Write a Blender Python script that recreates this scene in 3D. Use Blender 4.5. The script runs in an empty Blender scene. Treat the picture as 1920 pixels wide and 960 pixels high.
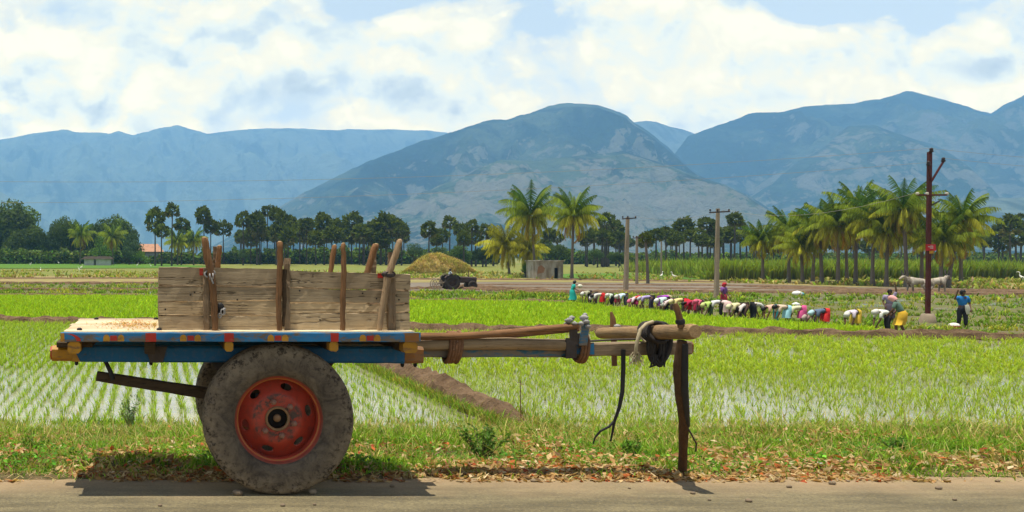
# a parked bullock cart on a road above rice paddies, mountains behind
EXPO = 0.55
SUN_E = 4.8
SKY_S = 0.065
CLOUD = 1.0
HAZE_D = 1.7e-4
HAZE_C = (.26, .56, .98)
HAZE_S = (.14, .30, .465)
HTOP = 1290.0
VB = 2
import bpy, bmesh, math, random
import numpy as np
from mathutils import Vector, Matrix

random.seed(11)
RNG = np.random.default_rng(7)
scene = bpy.context.scene
COL = scene.collection
PI = math.pi
F = 1728.0          # focal length in pixels of the 1920 px wide photograph
CX, CY = 290.0, 490.0
EYE = 1.545         # eye height above the road
FIELD = -1.2        # level of the paddies below the road

# ------------------------------------------------------------------ placing
ZP = [(-200, 0.0), (6.6, 0.0), (14.6, FIELD), (100, FIELD), (400, 1.56), (3000, 12), (14000, 30)]
def ground_z(y):
    return float(np.interp(y, [p[0] for p in ZP], [p[1] for p in ZP]))
def ground_za(y):
    return np.interp(y, [p[0] for p in ZP], [p[1] for p in ZP])
def ray(px, py, Y):                    # point seen at px,py at the depth Y
    return Vector(((px - CX) / F * Y, Y, EYE - (py - CY) / F * Y))
def ground_pt(px, py):                 # where the line of sight meets the ground
    lo, hi = 3.0, 3000.0
    t = (py - CY) / F
    for _ in range(60):
        m = (lo + hi) / 2
        if EYE - t * m > ground_z(m): lo = m
        else: hi = m
    return Vector(((px - CX) / F * lo, lo, ground_z(lo)))

# ------------------------------------------------------------------ numpy noise
_perm = RNG.permutation(256)
_perm = np.concatenate([_perm, _perm, _perm])
_ga = RNG.uniform(0, 2 * PI, 256)
_gx, _gy = np.cos(_ga), np.sin(_ga)
def perlin(x, y):
    x = np.asarray(x, float); y = np.asarray(y, float)
    xi = np.floor(x).astype(int); yi = np.floor(y).astype(int)
    xf = x - xi; yf = y - yi
    xi &= 255; yi &= 255
    u = xf ** 3 * (xf * (xf * 6 - 15) + 10); v = yf ** 3 * (yf * (yf * 6 - 15) + 10)
    def g(ix, iy, dx, dy):
        h = _perm[_perm[ix] + iy]
        return _gx[h] * dx + _gy[h] * dy
    a = g(xi, yi, xf, yf); b = g(xi + 1, yi, xf - 1, yf)
    c = g(xi, yi + 1, xf, yf - 1); d = g(xi + 1, yi + 1, xf - 1, yf - 1)
    return (a + u * (b - a)) * (1 - v) + (c + u * (d - c)) * v
def fbm(x, y, octv=5, gain=.5, lac=2.03):
    s = 0; a = 1.0; f = 1.0
    for i in range(octv):
        s = s + a * perlin(x * f + 17.3 * i, y * f - 9.1 * i); a *= gain; f *= lac
    return s
def ridged(x, y, octv=5, gain=.5, lac=2.07):
    s = 0; a = 1.0; f = 1.0
    for i in range(octv):
        s = s + a * (1 - 2.2 * np.abs(perlin(x * f + 31.7 * i, y * f + 5.9 * i))); a *= gain; f *= lac
    return s / 1.9

# ------------------------------------------------------------------ objects
def link(o, parent=None):
    COL.objects.link(o)
    if parent is not None: o.parent = parent
    return o
def tag(o, label=None, cat=None, group=None, kind=None):
    if label: o['label'] = label
    if cat: o['category'] = cat
    if group: o['group'] = group
    if kind: o['kind'] = kind
    return o
def empty(name, loc, label=None, cat=None, group=None, rz=0.0):
    o = bpy.data.objects.new(name, None)
    o.empty_display_size = .1
    o.location = loc; o.rotation_euler = (0, 0, rz)
    link(o); tag(o, label, cat, group)
    return o

class MB:
    """collects verts/faces; build() makes one mesh object. World coords; origin is subtracted on build."""
    def __init__(s): s.v = []; s.f = []; s.m = []; s.sm = []
    def add(s, verts, faces, mi=0, smooth=False):
        b = len(s.v)
        s.v += [tuple(p) for p in verts]
        for f in faces:
            s.f.append(tuple(b + i for i in f)); s.m.append(mi); s.sm.append(smooth)
        return s
    def box(s, x0, x1, y0, y1, z0, z1, mi=0):
        v = [(x0, y0, z0), (x1, y0, z0), (x1, y1, z0), (x0, y1, z0), (x0, y0, z1), (x1, y0, z1), (x1, y1, z1), (x0, y1, z1)]
        return s.add(v, [(0, 3, 2, 1), (4, 5, 6, 7), (0, 1, 5, 4), (1, 2, 6, 5), (2, 3, 7, 6), (3, 0, 4, 7)], mi)
    def loft(s, rings, mi=0, smooth=True, cap=True, closed=True):
        n = len(rings[0]); vs = [p for r in rings for p in r]; fs = []
        for k in range(len(rings) - 1):
            for i in range(n if closed else n - 1):
                j = (i + 1) % n
                fs.append((k * n + i, k * n + j, (k + 1) * n + j, (k + 1) * n + i))
        s.add(vs, fs, mi, smooth)
        if cap and closed:
            s.add(rings[0], [tuple(range(n))[::-1]], mi, False)
            s.add(rings[-1], [tuple(range(n))], mi, False)
        return s
    def tube(s, pts, rad, sides=8, mi=0, jitter=0.0, rnd=None, cap=True, flat=1.0, twist=0.0):
        pts = [Vector(p) for p in pts]; n = len(pts)
        if not hasattr(rad, '__len__'): rad = [rad] * n
        rnd = rnd or random
        rings = []; up = None
        for i, p in enumerate(pts):
            d = (pts[min(i + 1, n - 1)] - pts[max(i - 1, 0)])
            d = d.normalized() if d.length > 1e-9 else Vector((0, 0, 1))
            if up is None:
                up = Vector((0, 0, 1)) if abs(d.z) < .9 else Vector((0, 1, 0))
            a = d.cross(up)
            if a.length < 1e-6: a = d.cross(Vector((1, 0, 0)))
            a.normalize(); b = a.cross(d).normalized(); up = b
            r = []
            for k in range(sides):
                t = 2 * PI * k / sides + twist * i
                rr = rad[i] * (1 + jitter * rnd.uniform(-1, 1))
                r.append(p + a * (math.cos(t) * rr) + b * (math.sin(t) * rr * flat))
            rings.append(r)
        return s.loft(rings, mi, True, cap)
    def beam(s, p0, p1, w, h, segs=10, jit=0.0, ch=.12, mi=0, side=None, capmi=None, w1=None, h1=None):
        """hewn beam with chamfered corners from p0 to p1; w across (side), h upright"""
        p0 = Vector(p0); p1 = Vector(p1); d = (p1 - p0).normalized()
        up = Vector((0, 0, 1)) if abs(d.z) < .9 else Vector((0, 1, 0))
        a = (Vector(side) if side else d.cross(up)).normalized(); b = a.cross(d).normalized()
        rings = []
        for k in range(segs + 1):
            t = k / segs; p = p0.lerp(p1, t)
            ww = (w if w1 is None else w + (w1 - w) * t) / 2; hh = (h if h1 is None else h + (h1 - h) * t) / 2; c = min(ww, hh) * ch * 2
            prof = [(-ww + c, -hh), (ww - c, -hh), (ww, -hh + c), (ww, hh - c), (ww - c, hh), (-ww + c, hh), (-ww, hh - c), (-ww, -hh + c)]
            rings.append([p + a * (u + random.uniform(-jit, jit)) + b * (v + random.uniform(-jit, jit)) for u, v in prof])
        return s.loft(rings, mi, False, True)
    def lathe(s, prof, c, axis='Y', segs=48, mi=0, smooth=True, fn=None, loop=False, cap=True):
        """prof: (radius, along axis)"""
        c = Vector(c); rings = []
        for k in range(len(prof)):
            r, h = prof[k]; ring = []
            for i in range(segs):
                t = 2 * PI * i / segs; rr, hh = (r, h) if fn is None else fn(k, t, r, h)
                if axis == 'Y': ring.append(c + Vector((math.cos(t) * rr, hh, math.sin(t) * rr)))
                elif axis == 'Z': ring.append(c + Vector((math.cos(t) * rr, math.sin(t) * rr, hh)))
                else: ring.append(c + Vector((hh, math.cos(t) * rr, math.sin(t) * rr)))
            rings.append(ring)
        if loop: rings.append(rings[0])
        return s.loft(rings, mi, smooth, cap and not loop)
    def ball(s, c, r, seg=10, rings=7, mi=0, jit=0.0):
        c = Vector(c); r = r if hasattr(r, '__len__') else (r, r, r); rr = []
        for k in range(rings + 1):
            ph = PI * (k + .02) / (rings + .04) - PI / 2; ring = []
            for i in range(seg):
                t = 2 * PI * i / seg; q = 1 + random.uniform(-jit, jit)
                ring.append(c + Vector((math.cos(ph) * math.cos(t) * r[0] * q, math.cos(ph) * math.sin(t) * r[1] * q, math.sin(ph) * r[2] * q)))
            rr.append(ring)
        return s.loft(rr, mi, True, True)
    def mesh(s, name, mats, origin=(0, 0, 0)):
        me = bpy.data.meshes.new(name)
        ox, oy, oz = origin
        me.from_pydata([(p[0] - ox, p[1] - oy, p[2] - oz) for p in s.v], [], s.f)
        for m in (mats if isinstance(mats, (list, tuple)) else [mats]): me.materials.append(m)
        me.polygons.foreach_set('material_index', s.m)
        me.polygons.foreach_set('use_smooth', s.sm)
        bm = bmesh.new(); bm.from_mesh(me)
        bmesh.ops.recalc_face_normals(bm, faces=bm.faces)
        bm.to_mesh(me); bm.free()
        me.update()
        return me
    def build(s, name, mats, parent=None, origin=None, bevel=0.0):
        if origin is None:
            origin = (0, 0, 0)
            q = parent
            while q is not None:
                origin = tuple(a + b for a, b in zip(origin, q.location)); q = q.parent
        me = s.mesh(name, mats, origin)
        o = bpy.data.objects.new(name, me)
        link(o, parent)
        if bevel:
            b = o.modifiers.new('bevel', 'BEVEL'); b.width = bevel; b.segments = 2; b.limit_method = 'ANGLE'
        return o

def np_mesh(name, V, faces, mats, tint=None, mi=None, smooth=False):
    """V (n,3); faces: list of (k,m) int arrays; tint (n,3) vertex colour"""
    me = bpy.data.meshes.new(name)
    V = np.ascontiguousarray(V, dtype=np.float32)
    me.vertices.add(len(V)); me.vertices.foreach_set('co', V.ravel())
    li = np.concatenate([f.ravel() for f in faces]).astype(np.int32)
    tot = np.concatenate([np.full(len(f), f.shape[1]) for f in faces]).astype(np.int32)
    st = np.concatenate([[0], np.cumsum(tot)[:-1]]).astype(np.int32)
    me.loops.add(len(li)); me.loops.foreach_set('vertex_index', li)
    me.polygons.add(len(tot)); me.polygons.foreach_set('loop_start', st)
    me.update(calc_edges=True); 
    me.polygons.foreach_set('use_smooth', np.full(len(tot), smooth))
    if mi is not None: me.polygons.foreach_set('material_index', mi.astype(np.int32))
    for m in (mats if isinstance(mats, (list, tuple)) else [mats]): me.materials.append(m)
    if tint is not None:
        at = me.attributes.new('tint', 'FLOAT_COLOR', 'POINT')
        c = np.ones((len(V), 4), np.float32); c[:, :3] = tint
        at.data.foreach_set('color', c.ravel())
    me.validate(verbose=False)
    return me
def np_obj(name, V, faces, mats, parent=None, tint=None, mi=None, smooth=False):
    me = np_mesh(name, V, faces, mats, tint, mi, smooth)
    return link(bpy.data.objects.new(name, me), parent)

def blades(P, h, w, az, lean, col, col_tip=None, seg2=True, curve=1.0):
    """arrays: base points, height, width, lean azimuth, lean (fraction of height). returns V, faces, tint"""
    n = len(P); dx, dy = np.cos(az), np.sin(az)
    fa = RNG.uniform(0, PI, n); sx, sy = np.cos(fa) * w / 2, np.sin(fa) * w / 2
    z0 = np.zeros(n)
    mid = P + np.stack([dx * h * lean * .35 * curve, dy * h * lean * .35 * curve, h * .55], 1)
    tip = P + np.stack([dx * h * lean, dy * h * lean, h * np.sqrt(np.clip(1 - .45 * lean ** 2, .1, 1))], 1)
    off = np.stack([sx, sy, z0], 1)
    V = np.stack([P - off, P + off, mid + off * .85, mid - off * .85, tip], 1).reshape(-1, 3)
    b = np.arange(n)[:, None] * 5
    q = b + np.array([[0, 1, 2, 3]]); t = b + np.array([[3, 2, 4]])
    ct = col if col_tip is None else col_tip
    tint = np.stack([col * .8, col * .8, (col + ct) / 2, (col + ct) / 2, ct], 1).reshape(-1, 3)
    return V, [q, t], tint
def leaves(P, N, size, col, asp=.55):
    """diamond leaf faces at P with normal N (n,3)"""
    n = len(P)
    N = N / np.linalg.norm(N, axis=1, keepdims=True)
    r = RNG.normal(size=(n, 3)); a = np.cross(N, r); a /= np.linalg.norm(a, axis=1, keepdims=True) + 1e-9
    b = np.cross(N, a)
    size = np.asarray(size).reshape(-1, 1) * np.ones((n, 1))
    V = np.stack([P - a * size, P - b * size * asp + N * size * .12, P + a * size, P + b * size * asp + N * size * .12], 1).reshape(-1, 3)
    q = np.arange(n)[:, None] * 4 + np.array([[0, 1, 2, 3]])
    return V, [q], np.repeat(col, 4, 0)
def vary(base, n, amt=.25, hue=.12):
    base = np.array(base)
    k = np.exp(RNG.normal(0, amt, (n, 1))); c = base * k * np.exp(RNG.normal(0, hue, (n, 3)))
    return np.clip(c, 0, .9)
def merge(parts):
    Vs, Fs, Ts = [], {}, []; b = 0
    for V, faces, t in parts:
        Vs.append(V); Ts.append(t)
        for f in faces: Fs.setdefault(f.shape[1], []).append(f + b)
        b += len(V)
    return np.concatenate(Vs), [np.concatenate(v) for v in Fs.values()], np.concatenate(Ts)
# ------------------------------------------------------------------ node helpers
class NT:
    def __init__(s, tree): s.t = tree; s.n = tree.nodes; s.l = tree.links
    def __call__(s, typ, ins=None, **props):
        nd = s.n.new(typ)
        for k, v in props.items(): setattr(nd, k, v)
        for k, v in (ins or {}).items():
            sk = nd.inputs[k]
            if isinstance(v, bpy.types.NodeSocket): s.l.new(v, sk)
            else: sk.default_value = v
        return nd
    def math(s, op, a, b=0.0, c=None, clamp=False):
        ins = {0: a, 1: b}
        if c is not None: ins[2] = c
        return s('ShaderNodeMath', ins, operation=op, use_clamp=clamp).outputs[0]
    def noise(s, vec, scale, detail=4, rough=.55, dist=0.0, dims='3D'):
        return s('ShaderNodeTexNoise', {'Vector': vec, 'Scale': scale, 'Detail': detail, 'Roughness': rough, 'Distortion': dist}, noise_dimensions=dims).outputs['Fac']
    def ramp(s, fac, stops, interp='LINEAR'):
        r = s('ShaderNodeValToRGB', {'Fac': fac}); cr = r.color_ramp; cr.interpolation = interp
        while len(cr.elements) < len(stops): cr.elements.new(.5)
        for e, (p, c) in zip(cr.elements, stops):
            e.position = p; e.color = (c, c, c, 1) if not hasattr(c, '__len__') else (*c, 1)
        return r.outputs['Color']
    def mix(s, fac, a, b, mode='MIX'):
        m = s('ShaderNodeMix', data_type='RGBA', blend_type=mode, clamp_factor=True)
        for k, v in (('Factor', fac), ('A', a), ('B', b)):
            sk = [i for i in m.inputs if i.name == k and (i.type == ('VALUE' if k == 'Factor' else 'RGBA'))][0]
            if isinstance(v, bpy.types.NodeSocket): s.l.new(v, sk)
            else: sk.default_value = v if k == 'Factor' else (*v[:3], 1)
        return [o for o in m.outputs if o.type == 'RGBA'][0]
    def mapping(s, vec, scale=(1, 1, 1), loc=(0, 0, 0), rot=(0, 0, 0)):
        return s('ShaderNodeMapping', {'Vector': vec, 'Scale': scale, 'Location': loc, 'Rotation': rot}).outputs[0]
    def obj(s): return s('ShaderNodeTexCoord').outputs['Object']
    def pos(s): return s('ShaderNodeNewGeometry').outputs['Position']
    def bump(s, h, strength=.4, dist=.01):
        return s('ShaderNodeBump', {'Height': h, 'Strength': strength, 'Distance': dist}).outputs[0]

def mat(name, fn):
    m = bpy.data.materials.new(name); m.use_nodes = True
    t = m.node_tree; t.nodes.clear(); n = NT(t)
    out = n('ShaderNodeOutputMaterial')
    sh = fn(n)
    t.links.new(sh, out.inputs['Surface'])
    return m
def bsdf(n, color, rough=.7, normal=None, metal=0.0, spec=.3):
    ins = {'Base Color': color if isinstance(color, bpy.types.NodeSocket) else (*color[:3], 1), 'Roughness': rough, 'Metallic': metal, 'Specular IOR Level': spec}
    if normal is not None: ins['Normal'] = normal
    return n('ShaderNodeBsdfPrincipled', ins).outputs[0]
def plain(name, c, rough=.75, var=.25, scale=6, metal=0, spec=.3):
    def f(n):
        v = n.obj(); k = n.noise(v, scale, 5, .6)
        col = n.mix(k, tuple(x * (1 - var) for x in c), tuple(min(1, x * (1 + var)) for x in c))
        return bsdf(n, col, rough, n.bump(k, .25, .01), metal, spec)
    return mat(name, f)
def wood(name, c1, c2, axis='X', crack=.5, scale=1.0, dirt=(0.10, .07, .045), dirt_amt=.5):
    """weathered wood, grain along an axis"""
    def f(n):
        v = n.obj()
        sc = {'X': (.7, 14, 14), 'Y': (14, .7, 14), 'Z': (14, 14, .7)}[axis]
        lc = {'X': (.16, 9, 9), 'Y': (9, .16, 9), 'Z': (9, 9, .16)}[axis]
        g = n.noise(n.mapping(v, tuple(a * scale for a in sc)), 2.2, 8, .65, .8)
        fine = n.noise(n.mapping(v, tuple(a * 4 * scale for a in sc)), 2.4, 7, .72)
        blot = n.noise(v, 3.1 * scale, 5, .6)
        col = n.mix(n.ramp(g, [(.25, 0), (.75, 1)]), c1, c2)
        col = n.mix(n.math('MULTIPLY', n.ramp(fine, [(.35, 1), (.5, 0)]), .55), col, tuple(x * .35 for x in c1))
        col = n.mix(n.math('MULTIPLY', n.ramp(blot, [(.45, 0), (.72, 1)]), dirt_amt), col, dirt)
        isl = n('ShaderNodeNewGeometry').outputs['Random Per Island']
        col = n.mix(1.0, col, n.ramp(isl, [(0, (.72, .70, .68)), (.5, (1, 1, 1)), (1, (1.22, 1.16, 1.06))]), 'MULTIPLY')
        ck = n.noise(n.mapping(v, tuple(a * scale for a in lc)), 3.3, 3, .45, .5)
        ckr = n.ramp(ck, [(.49, 0), (.5, 1), (.51, 0)])
        col = n.mix(n.math('MULTIPLY', ckr, crack), col, (.02, .014, .01))
        h = n.math('SUBTRACT', n.math('ADD', fine, g), ckr)
        return bsdf(n, col, .85, n.bump(h, .6, .006), 0, .15)
    return mat(name, f)
def paint(name, c, under=(.20, .15, .10), wear=.42, soft=.05, rough=.55, scale=9, c2=None):
    """old gloss paint worn through to the wood or metal"""
    def f(n):
        v = n.obj()
        a = n.noise(n.mapping(v, (1, 3, 3)), scale, 7, .7, .5); b = n.noise(v, 2.3, 4, .6)
        col = n.mix(n.ramp(b, [(.3, 0), (.7, 1)]), c, c2 or tuple(x * .6 for x in c))
        ms = n.ramp(a, [(wear - soft, 1), (wear + soft, 0)])
        col = n.mix(ms, col, under)
        d = n.noise(v, 30, 5, .7)
        col = n.mix(n.math('MULTIPLY', n.ramp(d, [(.5, 0), (.75, 1)]), .4), col, (.16, .12, .08))
        return bsdf(n, col, rough, n.bump(a, .3, .004), 0, .3)
    return mat(name, f)
def foliage(name, trans=.35, gain=1.0, rough=.65, spec=.08):
    def f(n):
        c = n('ShaderNodeAttribute', attribute_name='tint').outputs['Color']
        if gain != 1: c = n.mix(1.0, c, (gain, gain, gain), 'MULTIPLY')
        p = bsdf(n, c, rough, None, 0, spec)
        t = n('ShaderNodeBsdfTranslucent', {'Color': n.mix(1.0, c, (1.25, 1.3, .6), 'MULTIPLY')}).outputs[0]
        return n('ShaderNodeMixShader', {0: trans, 1: p, 2: t}).outputs[0]
    return mat(name, f)

M = {}
M['leaf'] = foliage('leaf_material')
M['rice'] = foliage('rice_leaf', .45)
M['dry'] = foliage('dry_leaf', .25)
M['planks'] = wood('weathered_planks', (.53, .42, .27), (.36, .275, .175), 'X', .75, .5, (.15, .10, .06), .6)
M['planks_up'] = wood('weathered_battens', (.33, .24, .15), (.18, .125, .08), 'Z', .7)
M['deck'] = wood('bleached_deck', (.74, .63, .44), (.64, .52, .34), 'X', .3, 1.0, (.50, .29, .11), .5)
M['bark'] = wood('brown_stick_bark', (.30, .16, .075), (.15, .08, .04), 'Z', .5, 1.2, (.08, .045, .025), .5)
M['bark_x'] = wood('brown_pole_bark', (.34, .18, .085), (.18, .095, .05), 'X', .5, 1.2, (.09, .05, .03), .4)
M['pale_stick'] = wood('pale_peeled_stick', (.42, .30, .18), (.26, .17, .10), 'Z', .5, 1.2)
M['log'] = wood('pale_log', (.42, .31, .19), (.25, .175, .10), 'X', .6, 1.0, (.14, .09, .05), .5)
M['yoke'] = wood('yoke_log', (.40, .27, .14), (.22, .14, .075), 'Y', .6, 1.0, (.10, .07, .05), .6)
M['grey_pole'] = wood('grey_weathered_pole', (.30, .235, .165), (.17, .125, .085), 'X', .7, 1.0, (.10, .07, .05), .5)
M['dark_wood'] = wood('dark_old_wood', (.11, .075, .045), (.055, .038, .025), 'X', .5)
M['post'] = wood('charred_post', (.13, .07, .035), (.06, .035, .022), 'Z', .6)
M['blue'] = paint('chipped_blue_paint', (.022, .20, .43), (.15, .115, .08), .465, .045, c2=(.012, .10, .23))
M['blue_dark'] = paint('blue_beam_paint', (.006, .115, .28), (.05, .05, .05), .36, .06, c2=(.004, .08, .19))
M['blue_grey'] = paint('blue_worn_grey', (.05, .17, .28), (.20, .165, .13), .52, .06)
M['red'] = paint('red_paint', (.50, .035, .02), (.2, .1, .05), .34, .04)
M['yellow'] = paint('yellow_paint', (.56, .27, .02), (.22, .11, .04), .42, .06)
M['white'] = paint('white_paint', (.7, .7, .68), (.3, .28, .25), .3, .05)
M['iron'] = plain('rusty_iron', (.07, .055, .048), .6, .5, 22, .3)
M['iron_black'] = plain('black_iron', (.018, .017, .017), .6, .4, 22, .2)
M['grey_rag'] = plain('grey_rag', (.30, .29, .28), .9, .75, 34)
M['rubber'] = plain('black_rubber', (.025, .025, .028), .65, .5, 18)
M['rope_dark'] = plain('dark_rope', (.035, .03, .028), .9, .6, 60)
M['rope_pale'] = plain('pale_rope', (.42, .35, .22), .9, .4, 60)
M['rag_brown'] = plain('brown_binding', (.20, .10, .05), .9, .5, 40)
M['stone'] = plain('road_stone', (.20, .15, .10), .9, .4, 12)
M['concrete'] = plain('weathered_concrete', (.30, .235, .165), .9, .3, 5)
M['skin'] = plain('brown_skin', (.13, .065, .035), .55, .2, 6)
M['hair'] = plain('black_hair', (.012, .011, .010), .5, .3, 20)
M['straw'] = foliage('straw', .25)
M['paint_red_pole'] = paint('dark_red_pole_paint', (.095, .010, .009), (.07, .02, .015), .3, .05)
def tyre_f(n):
    v = n.obj()
    a = n.noise(v, 8, 9, .72, .8); b = n.noise(v, 30, 7, .75); c = n.noise(v, 2.2, 3, .5)
    r = n('ShaderNodeVectorMath', {0: n.mapping(v, (1, 0, 1))}, operation='LENGTH').outputs['Value']
    edge = n.ramp(r, [(.36, 0), (.47, 1)])
    mud = n.math('ADD', n.math('MULTIPLY', n.ramp(a, [(.38, 0), (.62, 1)]), .55), n.math('MULTIPLY', edge, .42))
    col = n.mix(mud, (.075, .060, .047), (.285, .225, .155))
    col = n.mix(n.math('MULTIPLY', n.ramp(b, [(.50, 0), (.60, 1)]), n.math('ADD', .22, n.math('MULTIPLY', edge, .7))), col, (.022, .017, .014))
    col = n.mix(n.math('MULTIPLY', n.ramp(c, [(.5, 0), (.7, 1)]), .4), col, (.06, .05, .042))
    return bsdf(n, col, .85, n.bump(n.math('ADD', n.math('MULTIPLY', a, 1.5), b), .7, .012), 0, .2)
M['tyre'] = mat('muddy_tyre', tyre_f)
def rim_f(n):
    v = n.obj()
    a = n.noise(v, 14, 7, .7, .4); b = n.noise(v, 45, 5, .7); c = n.noise(v, 4, 4, .6)
    col = n.mix(n.ramp(c, [(.35, 0), (.7, 1)]), (.52, .07, .036), (.36, .042, .024))
    r = n('ShaderNodeVectorMath', {0: n.mapping(v, (1, 0, 1))}, operation='LENGTH').outputs['Value']
    inner = n.ramp(r, [(.10, 1), (.125, .85), (.16, .8), (.17, 0)])
    wear = n.math('ADD', n.math('MULTIPLY', n.ramp(a, [(.50, 0), (.58, 1)]), .25), n.math('MULTIPLY', n.math('MULTIPLY', inner, n.ramp(a, [(.44, 0), (.56, 1)])), .85))
    col = n.mix(wear, col, (.075, .048, .038))
    ringy = n.ramp(r, [(.2655, 0), (.268, 1), (.272, 1), (.2745, 0)])
    col = n.mix(n.math('MULTIPLY', ringy, n.ramp(a, [(.35, .4), (.5, .95)])), col, (.42, .20, .04))
    col = n.mix(n.ramp(r, [(.276, 0), (.282, .55)]), col, (.13, .06, .04))
    col = n.mix(n.math('MULTIPLY', n.ramp(b, [(.5, 0), (.7, 1)]), .35), col, (.17, .08, .05))
    return bsdf(n, col, .5, n.bump(a, .25, .004), 0, .35)
M['rim'] = mat('red_rusty_rim', rim_f)
def cloth(rgb, _c={}):
    k = tuple(round(x, 3) for x in rgb)
    if k not in _c: _c[k] = plain('cotton_cloth', k, .9, .18, 9)
    return _c[k]
# ------------------------------------------------------------------ camera, render, light
cam = bpy.data.cameras.new('camera'); co = bpy.data.objects.new('camera', cam); link(co)
co.location = (0, 0, EYE); co.rotation_euler = (PI / 2, 0, 0)
cam.sensor_width = 36; cam.lens = F / 1920 * 36
cam.shift_x = (960 - CX) / 1920; cam.shift_y = (CY - 480) / 1920
cam.clip_start = .1; cam.clip_end = 40000
scene.camera = co
scene.view_settings.view_transform = 'Standard'; scene.view_settings.look = 'None'
scene.view_settings.gamma = 1; scene.view_settings.use_curve_mapping = False
scene.view_settings.exposure = EXPO
scene.render.engine = 'CYCLES'
cy = scene.cycles
cy.use_denoising = True
try: cy.denoiser = 'OPENIMAGEDENOISE'
except Exception: pass
cy.max_bounces = 6; cy.diffuse_bounces = 2; cy.glossy_bounces = 2; cy.transmission_bounces = 3; cy.transparent_max_bounces = 4
cy.volume_bounces = VB
cy.use_adaptive_sampling = True; cy.adaptive_threshold = .015
cy.caustics_reflective = False; cy.caustics_refractive = False

SUN = Vector((-.11, -.055, 1)).normalized()        # direction towards the sun
sl = bpy.data.lights.new('sun', 'SUN'); so = bpy.data.objects.new('sun', sl); link(so)
sl.energy = SUN_E; sl.angle = math.radians(.53); sl.color = (1, .935, .80)
so.rotation_euler = SUN.to_track_quat('Z', 'Y').to_euler()

w = bpy.data.worlds.new('World'); scene.world = w; w.use_nodes = True
w.node_tree.nodes.clear(); n = NT(w.node_tree)
sky = n('ShaderNodeTexSky', sky_type='NISHITA', sun_disc=False)
sky.sun_elevation = math.asin(SUN.z); sky.sun_rotation = math.atan2(SUN.x, SUN.y)
sky.altitude = 200; sky.air_density = 1.0; sky.dust_density = 1.5; sky.ozone_density = 1.5
d = n('ShaderNodeTexCoord').outputs['Generated']
sx = n('ShaderNodeSeparateXYZ', {0: d})
yy = n.math('MAXIMUM', sx.outputs[1], .12)
U = n.math('DIVIDE', sx.outputs[0], yy); V = n.math('DIVIDE', sx.outputs[2], yy)
uv = n('ShaderNodeCombineXYZ', {0: U, 1: V, 2: 0.0}).outputs[0]
K = F / 1000.0
def blob(px, py, rx, ry, amp):      # a soft bank of cloud (or a gap) in the sky, by direction
    c = ((px - CX) / F, (CY - py) / F, 0)
    a = n('ShaderNodeVectorMath', {0: uv, 1: c}, operation='SUBTRACT').outputs[0]
    a = n('ShaderNodeVectorMath', {0: a, 1: (F / rx, F / ry, 0)}, operation='MULTIPLY').outputs[0]
    a = n('ShaderNodeVectorMath', {0: a, 1: a}, operation='DOT_PRODUCT').outputs['Value']
    return n.math('MULTIPLY', n.math('EXPONENT', n.math('MULTIPLY', a, -1.0)), amp)
def total(bl):
    s = None
    for b in bl:
        q = blob(*b); s = q if s is None else n.math('ADD', s, q)
    return s
# banks of cumulus and blue gaps
lay = total([(640, 20, 95, 45, -.40), (740, -10, 130, 40, -.35), (1020, 30, 60, 60, -.28), (1600, 8, 190, 48, -.50), (1750, 40, 60, 70, -.25), (1890, 30, 70, 60, -.18), (1480, 10, 60, 34, -.12),
             (155, 40, 120, 38, -.20), (40, 130, 60, 60, -.22), (20, 240, 60, 22, .2),
             (1830, 100, 85, 70, .34), (1560, 110, 170, 75, .32), (1200, 60, 150, 70, .22), (1380, 70, 110, 90, .25), (600, 90, 180, 70, .25), (180, 150, 180, 90, .22), (1800, 190, 90, 26, -.14)])
shade_lay = total([(150, 30, 110, 34, .50), (515, 165, 120, 34, .60), (785, 185, 130, 34, .70), (400, 60, 200, 40, .22), (330, 130, 90, 30, .22), (1120, 150, 110, 40, .25), (560, 60, 40, 20, .2), (370, 218, 90, 16, .38), (1490, 180, 110, 18, .48), (1830, 130, 80, 30, .75), (1250, 205, 80, 14, .3), (900, 210, 120, 20, .3), (1000, 130, 60, 30, .2), (30, 120, 40, 40, .3), (480, 195, 60, 20, .2), (640, 215, 90, 14, .3)])
def density(off):
    p = n('ShaderNodeVectorMath', {0: uv, 1: (off[0], off[1], 0)}, operation='ADD').outputs[0]
    p = n.mapping(p, (1, 1.35, 1), (3.1, 1.7, .4))
    wv = n('ShaderNodeTexNoise', {'Vector': p, 'Scale': 9.0, 'Detail': 5, 'Roughness': .6}, noise_dimensions='2D').outputs['Color']
    wv = n('ShaderNodeVectorMath', {0: wv, 1: (.5, .5, .5)}, operation='SUBTRACT').outputs[0]
    wv = n('ShaderNodeVectorMath', {0: wv, 'Scale': .10}, operation='SCALE').outputs[0]
    q = n('ShaderNodeVectorMath', {0: p, 1: wv}, operation='ADD').outputs[0]
    def puff(sc):       # rounded heads: inverted smooth cells
        v = n('ShaderNodeTexVoronoi', {'Vector': q, 'Scale': sc, 'Smoothness': .45, 'Detail': 1.0}, voronoi_dimensions='2D', feature='SMOOTH_F1').outputs['Distance']
        return n.math('SUBTRACT', 1.0, v)
    big = n.noise(p, 4.2, 3, .5, .2, '2D'); fine = n.noise(q, 16.0, 8, .62, .2, '2D')
    h = n.math('ADD', n.math('MULTIPLY', puff(11), .26), n.math('MULTIPLY', puff(24), .13))
    return n.math('ADD', n.math('ADD', n.math('MULTIPLY', big, .60), n.math('MULTIPLY', fine, .24)), h)
d0 = density((0, 0)); d1 = density((-.005, .026))
dens = n.math('ADD', d0, lay)
mask = n.ramp(dens, [(.34, 0), (.46, .6), (.60, 1)], 'EASE')
lit = n.math('ADD', n.math('MULTIPLY', n.math('SUBTRACT', d0, d1), 2.1), .765)
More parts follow.
